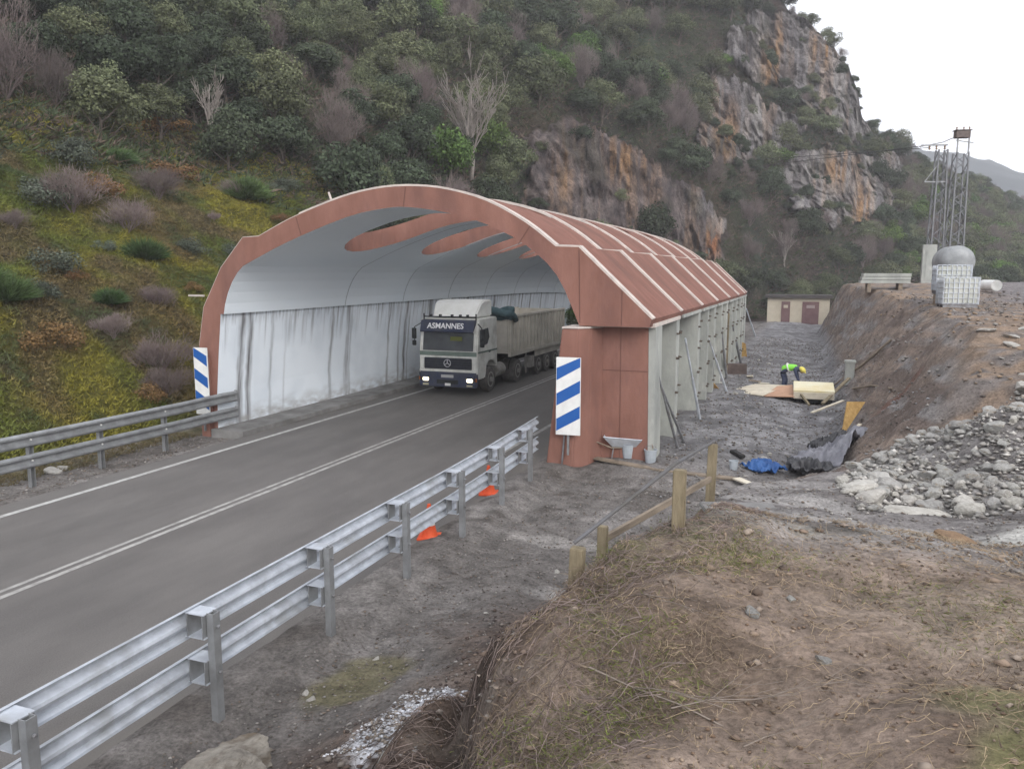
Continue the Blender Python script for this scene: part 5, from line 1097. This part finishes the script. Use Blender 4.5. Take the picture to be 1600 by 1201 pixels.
t = empty('wheelbarrow', (-4.32,19.15,.42), .15, 'steel wheelbarrow full of mortar against the red end wall', 'wheelbarrow')
o = MB(); V = [(-.28,-.2,0),(.28,-.2,0),(.28,.2,0),(-.28,.2,0),(-.5,-.33,.26),(.45,-.33,.22),(.45,.33,.22),(-.5,.33,.26)]; o.add(V, [(0,3,2,1),(0,1,5,4),(1,2,6,5),(2,3,7,6),(3,0,4,7)]); o = o.build('tray', M['galv'], t); md = o.modifiers.new('s', 'SOLIDIFY'); md.thickness = .02
o = MB(); o.box((0,0,.15), (.8,.5,.04)); o.build('mortar', M['curb'], t, bevel=.01)
for s in (-1, 1):
    o = MB(); o.tube([(.4,s*.1,-.02),(-.3,s*.22,-.02),(-.95,s*.26,.22)], .018, 6); o.build('handle', M['oldwood'], t)
    o = MB(); o.tube([(-.25,s*.22,-.02),(-.3,s*.24,-.40)], .016, 6); o.build('leg', M['steel'], t)
o = MB(); o.lathe([(.05,-.04),(.17,-.04),(.19,0),(.17,.04),(.05,.04)], (.52,0,-.22), 18, 'y'); o.build('wheel', M['black'], t)
o = MB(); o.bar((-4.95,18.75,.14), (-3.3,18.45,.06), .22, .04); o.bar((-3.3,18.45,.062), (-1.55,18.35,.03), .20, .04); tag(o.build('long_plank', M['oldwood']), 'long weathered plank on the ground in front of the buckets', 'plank')
board('white_offcut', [(-1.6,18.2,.05),(-.9,17.2,.12),(-.8,17.3,.12),(-1.45,18.35,.05)], .03, 'ply', 'thin white batten beyond the stakes at the end of the plank')
for k, (x, y) in enumerate(((-2.3,34.6),(-1.9,34.3),(-.3,34.6),(.1,34.9),(.5,34.2),(-2.6,36))): 
    o = MB(); o.box((0,0,.05), (.5-.05*k,.16,.05), (.1*k,.1,.6*k)); o = o.build('timber_offcut', M['ply'] if k % 2 else M['oldwood']); o.location = (x, y, gz(x, y)+.03); tag(o, 'pale offcut of timber lying near the bending worker', 'offcut', 'timber offcuts around the worker')
o = MB(); o.tube([(.75,34.5,gz(.75,34.5)+.06),(1.75,34.0,gz(1.75,34.0)+.08),(2.7,33.6,gz(2.7,33.6)+.1)], .05, 6); tag(o.build('wooden_pole', M['oldwood']), 'long pale pole lying up the bank, farther one', 'pole')
o = MB(); o.tube([(1.35,31.0,gz(1.35,31)+.06),(1.75,27.5,gz(1.75,27.5)+.08),(2.1,24.5,gz(2.1,24.5)+.08)], .035, 6); tag(o.build('wooden_pole', M['oldwood']), 'thin pale pole lying up the bank above the concrete shaft', 'pole')
# ================================================================== WORKER
def skin(name, chain, edges, m, parent, sub=2):
    me = bpy.data.meshes.new(name); me.from_pydata([c[:3] for c in chain], edges, []); o = link(name, me, parent, m)
    sm = o.modifiers.new('s', 'SKIN'); 
    for i, c in enumerate(chain): me.skin_vertices[0].data[i].radius = (c[3], c[4] if len(c) > 4 else c[3])
    me.skin_vertices[0].data[0].use_root = True; o.modifiers.new('u', 'SUBSURF').levels = sub; o.modifiers['u'].render_levels = sub
    dg = bpy.context.evaluated_depsgraph_get(); dg.update(); m2 = bpy.data.meshes.new_from_object(o.evaluated_get(dg)); o.modifiers.clear(); o.data = m2
    m2.polygons.foreach_set('use_smooth', np.ones(len(m2.polygons), bool)); return o
wz = gz(-1.05, 33.3)
pz = empty('person', (-1.05,33.3,wz), -.15, 'worker in a green hi-vis vest and yellow helmet bending over the boards', 'person')
Mc = mat('work_blue', (.035,.045,.085), (.055,.065,.11), 6, .85); Mv = mat('hi_vis_green', (.20,.62,.06), (.26,.72,.09), 5, .7); Msk = mat('skin', (.45,.27,.19), rough=.6)
CH = [(-.12,0,.86,.15,.13),(.10,0,.97,.155,.13),(.30,0,1.0,.17,.12),(.40,0,.97,.13,.11),(.50,0,.93,.06),(.58,0,.90,.09),(.66,0,.86,.085),
      (-.10,.10,.78,.10),(.02,.13,.44,.075),(-.06,.14,.08,.055),(.10,.15,.04,.05), (-.10,-.10,.78,.10),(-.02,-.13,.44,.075),(-.12,-.15,.08,.055),(.05,-.16,.04,.05),
      (.38,.19,.93,.07),(.42,.22,.66,.052),(.50,.17,.42,.042),(.53,.15,.33,.035),(.38,-.19,.93,.07),(.46,-.22,.68,.052),(.56,-.16,.46,.042),(.60,-.14,.37,.035)]
ED = [(0,1),(1,2),(2,3),(3,4),(4,5),(5,6),(0,7),(7,8),(8,9),(9,10),(0,11),(11,12),(12,13),(13,14),(3,15),(15,16),(16,17),(17,18),(3,19),(19,20),(20,21),(21,22)]
skin('body', CH, ED, Mc, pz)
def blob(name, c, r, m, sc=(1,1,1), rot=(0,0,0), parent=None):
    bm = bmesh.new(); bmesh.ops.create_uvsphere(bm, u_segments=20, v_segments=12, radius=r); me = bpy.data.meshes.new(name); bm.to_mesh(me); bm.free()
    o = link(name, me, parent if parent else pz, m, True); o.location = c; o.scale = sc; o.rotation_euler = rot; return o
skin('vest', [(-.16,0,.88,.13,.15),(.0,0,.955,.175,.15),(.20,0,1.0,.185,.15),(.36,0,1.0,.185,.13),(.42,0,.97,.13,.10)], [(0,1),(1,2),(2,3),(3,4)], Mv, pz)
o = MB(); o.lathe([(.192,-.025),(.195,0),(.192,.025)], (0,0,0), 20, 'x'); o = o.build('reflective_band', mat('reflective', (.7,.7,.68), rough=.3), pz); o.location = (.10,0,.985); o.rotation_euler = (0,-.3,0)
blob('head', (.62,0,.88), .098, Msk, (1.1,.85,1), (0,.7,0))
blob('nose', (.69,0,.81), .02, Msk)
hm = blob('helmet', (.635,0,.925), .135, mat('helmet_yellow', (.72,.62,.12), rough=.4), (1.1,.95,.75), (0,.75,0))
o = MB(); o.box((0,0,0), (.10,.16,.012), (0,.75,0)); o = o.build('helmet_peak', mat('helmet_peak_yellow', (.72,.62,.12), rough=.4), pz, bevel=.004); o.location = (.735,0,.83)
for s, (hx, hy, hz_) in ((1, (.54,.15,.31)), (-1, (.61,-.14,.35))):
    o = MB(); o.box((hx,hy,hz_), (.05,.08,.085), taper=.9)
    hnd = o.build('palm', Msk, pz, bevel=.012)
    for q in range(4):
        o = MB(); y_ = hy-.033+.022*q; l_ = (.065,.075,.07,.055)[q]; o.tube([(hx+.005,y_,hz_-.035),(hx+.015,y_,hz_-.035-l_*.5),(hx+.0,y_,hz_-.035-l_)], [.010,.009,.007], 6); o.build('finger', Msk, hnd)
    o = MB(); o.tube([(hx,hy-s*.04,hz_+.01),(hx+.03,hy-s*.06,hz_-.03),(hx+.04,hy-s*.05,hz_-.06)], [.012,.010,.008], 6); o.build('thumb', Msk, hnd)
for s in (-1, 1):
    o = MB(); o.box((.04 if s > 0 else -.02, s*.15, .05), (.28,.10,.10)); o.build('boot', M['black'], pz, bevel=.03)
o = MB(); o.box((0,0,0), (.62,.26,.03), (.1,-.1,0)); o = o.build('white_board', M['white']); o.location = (-1.35,33.95,wz+1.0); 
bpy.data.objects.remove(o)
# ================================================================== HUT
hx, hy = -1.9, 88.5; hzz = -.6; t = empty('hut', (hx, hy, hzz), .04, 'low cream hut with dark roof and two brown doors beyond the work track', 'hut')
Mw = mat('cream_render', (.50,.45,.36), (.42,.37,.29), 1, .9); Md = mat('brown_door', (.13,.07,.075), (.17,.10,.10), 2, .7)
o = MB(); o.box((0,0,1.25), (6.0,3.2,2.9)); o.build('wall', Mw, t); o = MB(); o.box((0,-.1,2.82), (6.5,3.8,.28)); o.build('roof', mat('dark_roof', (.045,.04,.04), (.08,.07,.07), 1, .9), t)
for x, w_ in ((-1.2,.85),(-.9+.05,.0),(1.2,1.6)):
    if w_: 
        o = MB(); o.box((x,-1.62,1.15), (w_,.06,2.3)); d = o.build('door', Md, t); o = MB(); o.box((x,-1.66,1.8), (w_*.5,.03,.3)); o.build('vent', Mw if w_ < 1 else mat('door_vent', (.3,.25,.24)), d)
# ================================================================== BANK TOP: tanks, slabs, towers
def ibc(x, y, label, rz=0, up=0):
    z = gz(x, y)+up; t = empty('water_container', (x, y, z), rz, label, 'water container', 'caged white water containers on the bank')
    o = MB()
    for yy in (-.42, 0, .42): o.box((0,yy,.07), (1.15,.1,.10))
    o.box((0,0,.14), (1.2,1.0,.03)); o.build('pallet', M['steel'], t)
    o = MB(); o.box((0,0,.62), (1.1,.92,.9)); o.box((0,0,1.09), (.25,.25,.06)); o.build('bottle', mat('milky_plastic', (.56,.57,.53), (.44,.45,.40), 2, .5), t, bevel=.06)
    o = MB()
    for z_ in np.linspace(.18, 1.12, 6):
        for s in (-1, 1): o.bar((-.59,s*.49,z_), (.59,s*.49,z_), .022); o.bar((s*.59,-.49,z_), (s*.59,.49,z_), .022)
    for k in np.linspace(-.59, .59, 8):
        for s in (-1, 1): o.bar((k,s*.49,.15), (k,s*.49,1.12), .022); o.bar((s*.59,k*.83,.15), (s*.59,k*.83,1.12), .022)
    o.build('cage', M['galv'], t); return t
ibc(4.82, 33.6, 'white caged water container standing foremost on the bank', .12); ibc(4.78, 35.0, 'white caged water container just behind the foremost one', .05, .40)
o = MB()
for k_ in (-.4, .4): o.box((4.78+k_,35.0,gz(4.8,35)+.18), (.25,1.0,.42))
t_ = o.build('sleeper_base', M['oldwood']); tag(t_, 'pair of wooden sleepers carrying the rear water container', 'sleepers')
z = gz(4.9, 36.9); t = empty('round_tank', (5.05,36.9,z), .1, 'big grey horizontal cylinder tank behind the water containers', 'tank')
o = MB(); o.lathe([(.2,-.95),(.45,-.9),(.62,-.75),(.64,-.6),(.64,.6),(.62,.75),(.45,.9),(.2,.95)], (0,0,1.55), 32, 'y'); o.build('shell', mat('tank_grey', (.34,.35,.355), (.23,.24,.245), 2.5, .6, metal=.2), t, smooth=True)
for yy in (-.5,.5): o = MB(); o.box((0,yy,.35), (1.0,.12,1.0)); o.build('cradle', M['steel'], t)
o = MB(); o.lathe([(.18,1.0),(.18,2.16),(.2,2.18)], (0,.2,0), 14); o.build('manhole', M['galvold'], t)
z = gz(3.5, 50); t = empty('slab_stack', (3.45,50,z), .05, 'stack of grey concrete slabs on sleepers at the top of the bank', 'slabs')
for x_ in (-.8,.8): o = MB(); o.box((x_,0,.12), (.2,1.2,.5)); o.build('sleeper', M['oldwood'], t)
for k in range(3): o = MB(); o.box((.04*k,0,.47+.19*k), (2.55-.05*k,1.3,.17)); o.build('slab', M['conc'], t, bevel=.01)
M['mast'] = mat('mast_steel', (.20,.205,.215), (.145,.15,.16), 3, .6, metal=.3)
def lattice(x, y, z0, z1, w0, w1, name, label, n=14):
    t = empty(name, (x, y, z0), .25, label, 'lattice tower', 'lattice towers on the bank'); c = lambda k, s, q: (s*lerp(w0, w1, k)/2, q*lerp(w0, w1, k)/2, (z1-z0)*k)
    for s, q in ((-1,-1),(1,-1),(1,1),(-1,1)): o = MB(); o.bar(c(0,s,q), c(1,s,q), .10); o.build('leg', M['mast'], t)
    for f in range(4):
        (s0,q0),(s1,q1) = [((-1,-1),(1,-1)),((1,-1),(1,1)),((1,1),(-1,1)),((-1,1),(-1,-1))][f]; o = MB(); K = np.linspace(0, 1, n+1)
        for i in range(n): a, b_ = (K[i], K[i+1]); o.bar(c(a,s0,q0) if i % 2 else c(a,s1,q1), c(b_,s1,q1) if i % 2 else c(b_,s0,q0), .05)
        o.build('bracing', M['mast'], t)
    return t
ta = lattice(8.25, 70, 3.9, 13.9, .95, .62, 'lattice_tower', 'left lattice tower with the crossarms, rising behind a concrete cabinet')
o = MB(); o.bar((-1.5,0,10.35), (.4,0,10.35), .10); o.build('crossarm', M['galvold'], ta); o = MB(); o.bar((-1.2,-.3,7.6), (.3,-.3,7.6), .08); o.bar((-1.2,-.3,7.6), (-.35,-.3,8.8), .05); o.build('crossarm', M['galvold'], ta)
for x_ in (-.9,-.4,.2): o = MB(); o.lathe([(.03,0),(.09,.08),(.04,.16),(.09,.24),(.03,.34)], (x_,0,10.0), 10); o.build('insulator', M['rockb'], ta)
tb = lattice(9.55, 70, 3.9, 13.6, 1.05, .8, 'lattice_tower', 'right lattice tower with the transformer box on its top')
for x_ in (-.4,.4): o = MB(); o.bar((x_,-.3,9.6), (x_,-.3,10.9), .09); o.build('mast', M['galvold'], tb)
o = MB(); o.box((-.1,-.2,11.0), (1.0,.6,.5)); o.box((-.1,-.2,11.3), (1.2,.7,.06)); o.build('transformer', mat('transformer_brown', (.16,.125,.11), (.10,.08,.075), 5, .8), tb, bevel=.02)
for x_ in (-.5,0,.4): o = MB(); o.lathe([(.03,0),(.07,.06),(.03,.12),(.07,.18),(.03,.26)], (x_,-.2,11.32), 8); o.build('insulator', M['rockb'], tb)
o = MB(); o.bar((-.5,-.2,10.6), (.75,-.2,10.4), .06); o.build('crossarm', M['galvold'], tb)
o = MB(); o.tube([(6.7,70,14.2),(8.3,70,14.45),(9.4,69.8,14.9)], .035, 5); tag(o.build('busbar', M['steel']), 'thin bar linking the tops of the two lattice towers', 'bar')
for k, zz in enumerate((14.25,14.1)):
    o = MB(); o.tube([(6.8+k*.6,70,zz),(-10,110,18+k),(-40,190,40+2*k)], .025, 4); tag(o.build('power_line', M['black']), ('upper' if k == 0 else 'lower')+' thin power line running left from the towers to the mountain', 'power line')
o = MB(); o.box((0,0,1.45), (.95,.7,3.1)); o.box((.0,-.36,1.4), (.5,.03,2.2)); o = o.build('concrete_cabinet', M['conc'], None, bevel=.02); o.location = (7.75,68.6,3.75); tag(o, 'tall pale concrete cabinet in front of the left lattice tower', 'cabinet')
z = gz(7.7,44.2); t = empty('drain_pipe', (7.7,44.2,z+.35), .3, 'short end of white drain pipe lying on the bank top right of the tanks', 'pipe')
o = MB(); V_ = [(.26,-.6),(.26,.6),(.22,.6),(.22,-.6)]; o.lathe(V_+[V_[0]], (0,0,0), 20, 'y'); o.build('pipe_wall', M['white'], t); o = MB(); o.lathe([(.215,.3),(.215,.32)], (0,0,0), 20, 'y'); o.build('hole_shade', M['black'], t)  # black disc added to stand in for the shade inside the pipe
for k in range(14):
    x = rk.uniform(3.6, 5.4); y = rk.uniform(18.0, 22.5); rock('rockw', x, y, rk.uniform(.05,.2), 'white broken lump of plaster on the bank top at the right edge', 'white lumps of plaster on the bank top', (1.3,.9,.35))
# ================================================================== AIR
HAZE = .0007
if HAZE:
    o = MB(); o.box((0,0,96), (1620,1620,210)); hz_o = o.build('haze', []); hz_o.data.materials.clear()
    m = bpy.data.materials.new('air'); m.use_nodes = True; nt = m.node_tree; nt.nodes.remove(nt.nodes['Principled BSDF']); v = nt.nodes.new('ShaderNodeVolumePrincipled')
    v.inputs['Density'].default_value = HAZE; v.inputs['Color'].default_value = (.95,.95,1,1); v.inputs['Anisotropy'].default_value = .0; nt.links.new(v.outputs[0], nt.nodes['Material Output'].inputs['Volume'])
    hz_o.data.materials.append(m); tag(hz_o, kind='stuff')

# small chippings filling the rubble heap
pebbles('chippings', 9000, .4, 5.4, 10.6, 17.2, .012, .075, [(.38,.36,.33),(.28,.27,.25),(.46,.44,.41),(.24,.22,.2)], rg, lambda X, Y: (Y > 10.9+.25*(X-1.2)*(X > 1.2)) & (Y < 15+.55*X) & (X > .35+.18*np.abs(Y-12.4)))
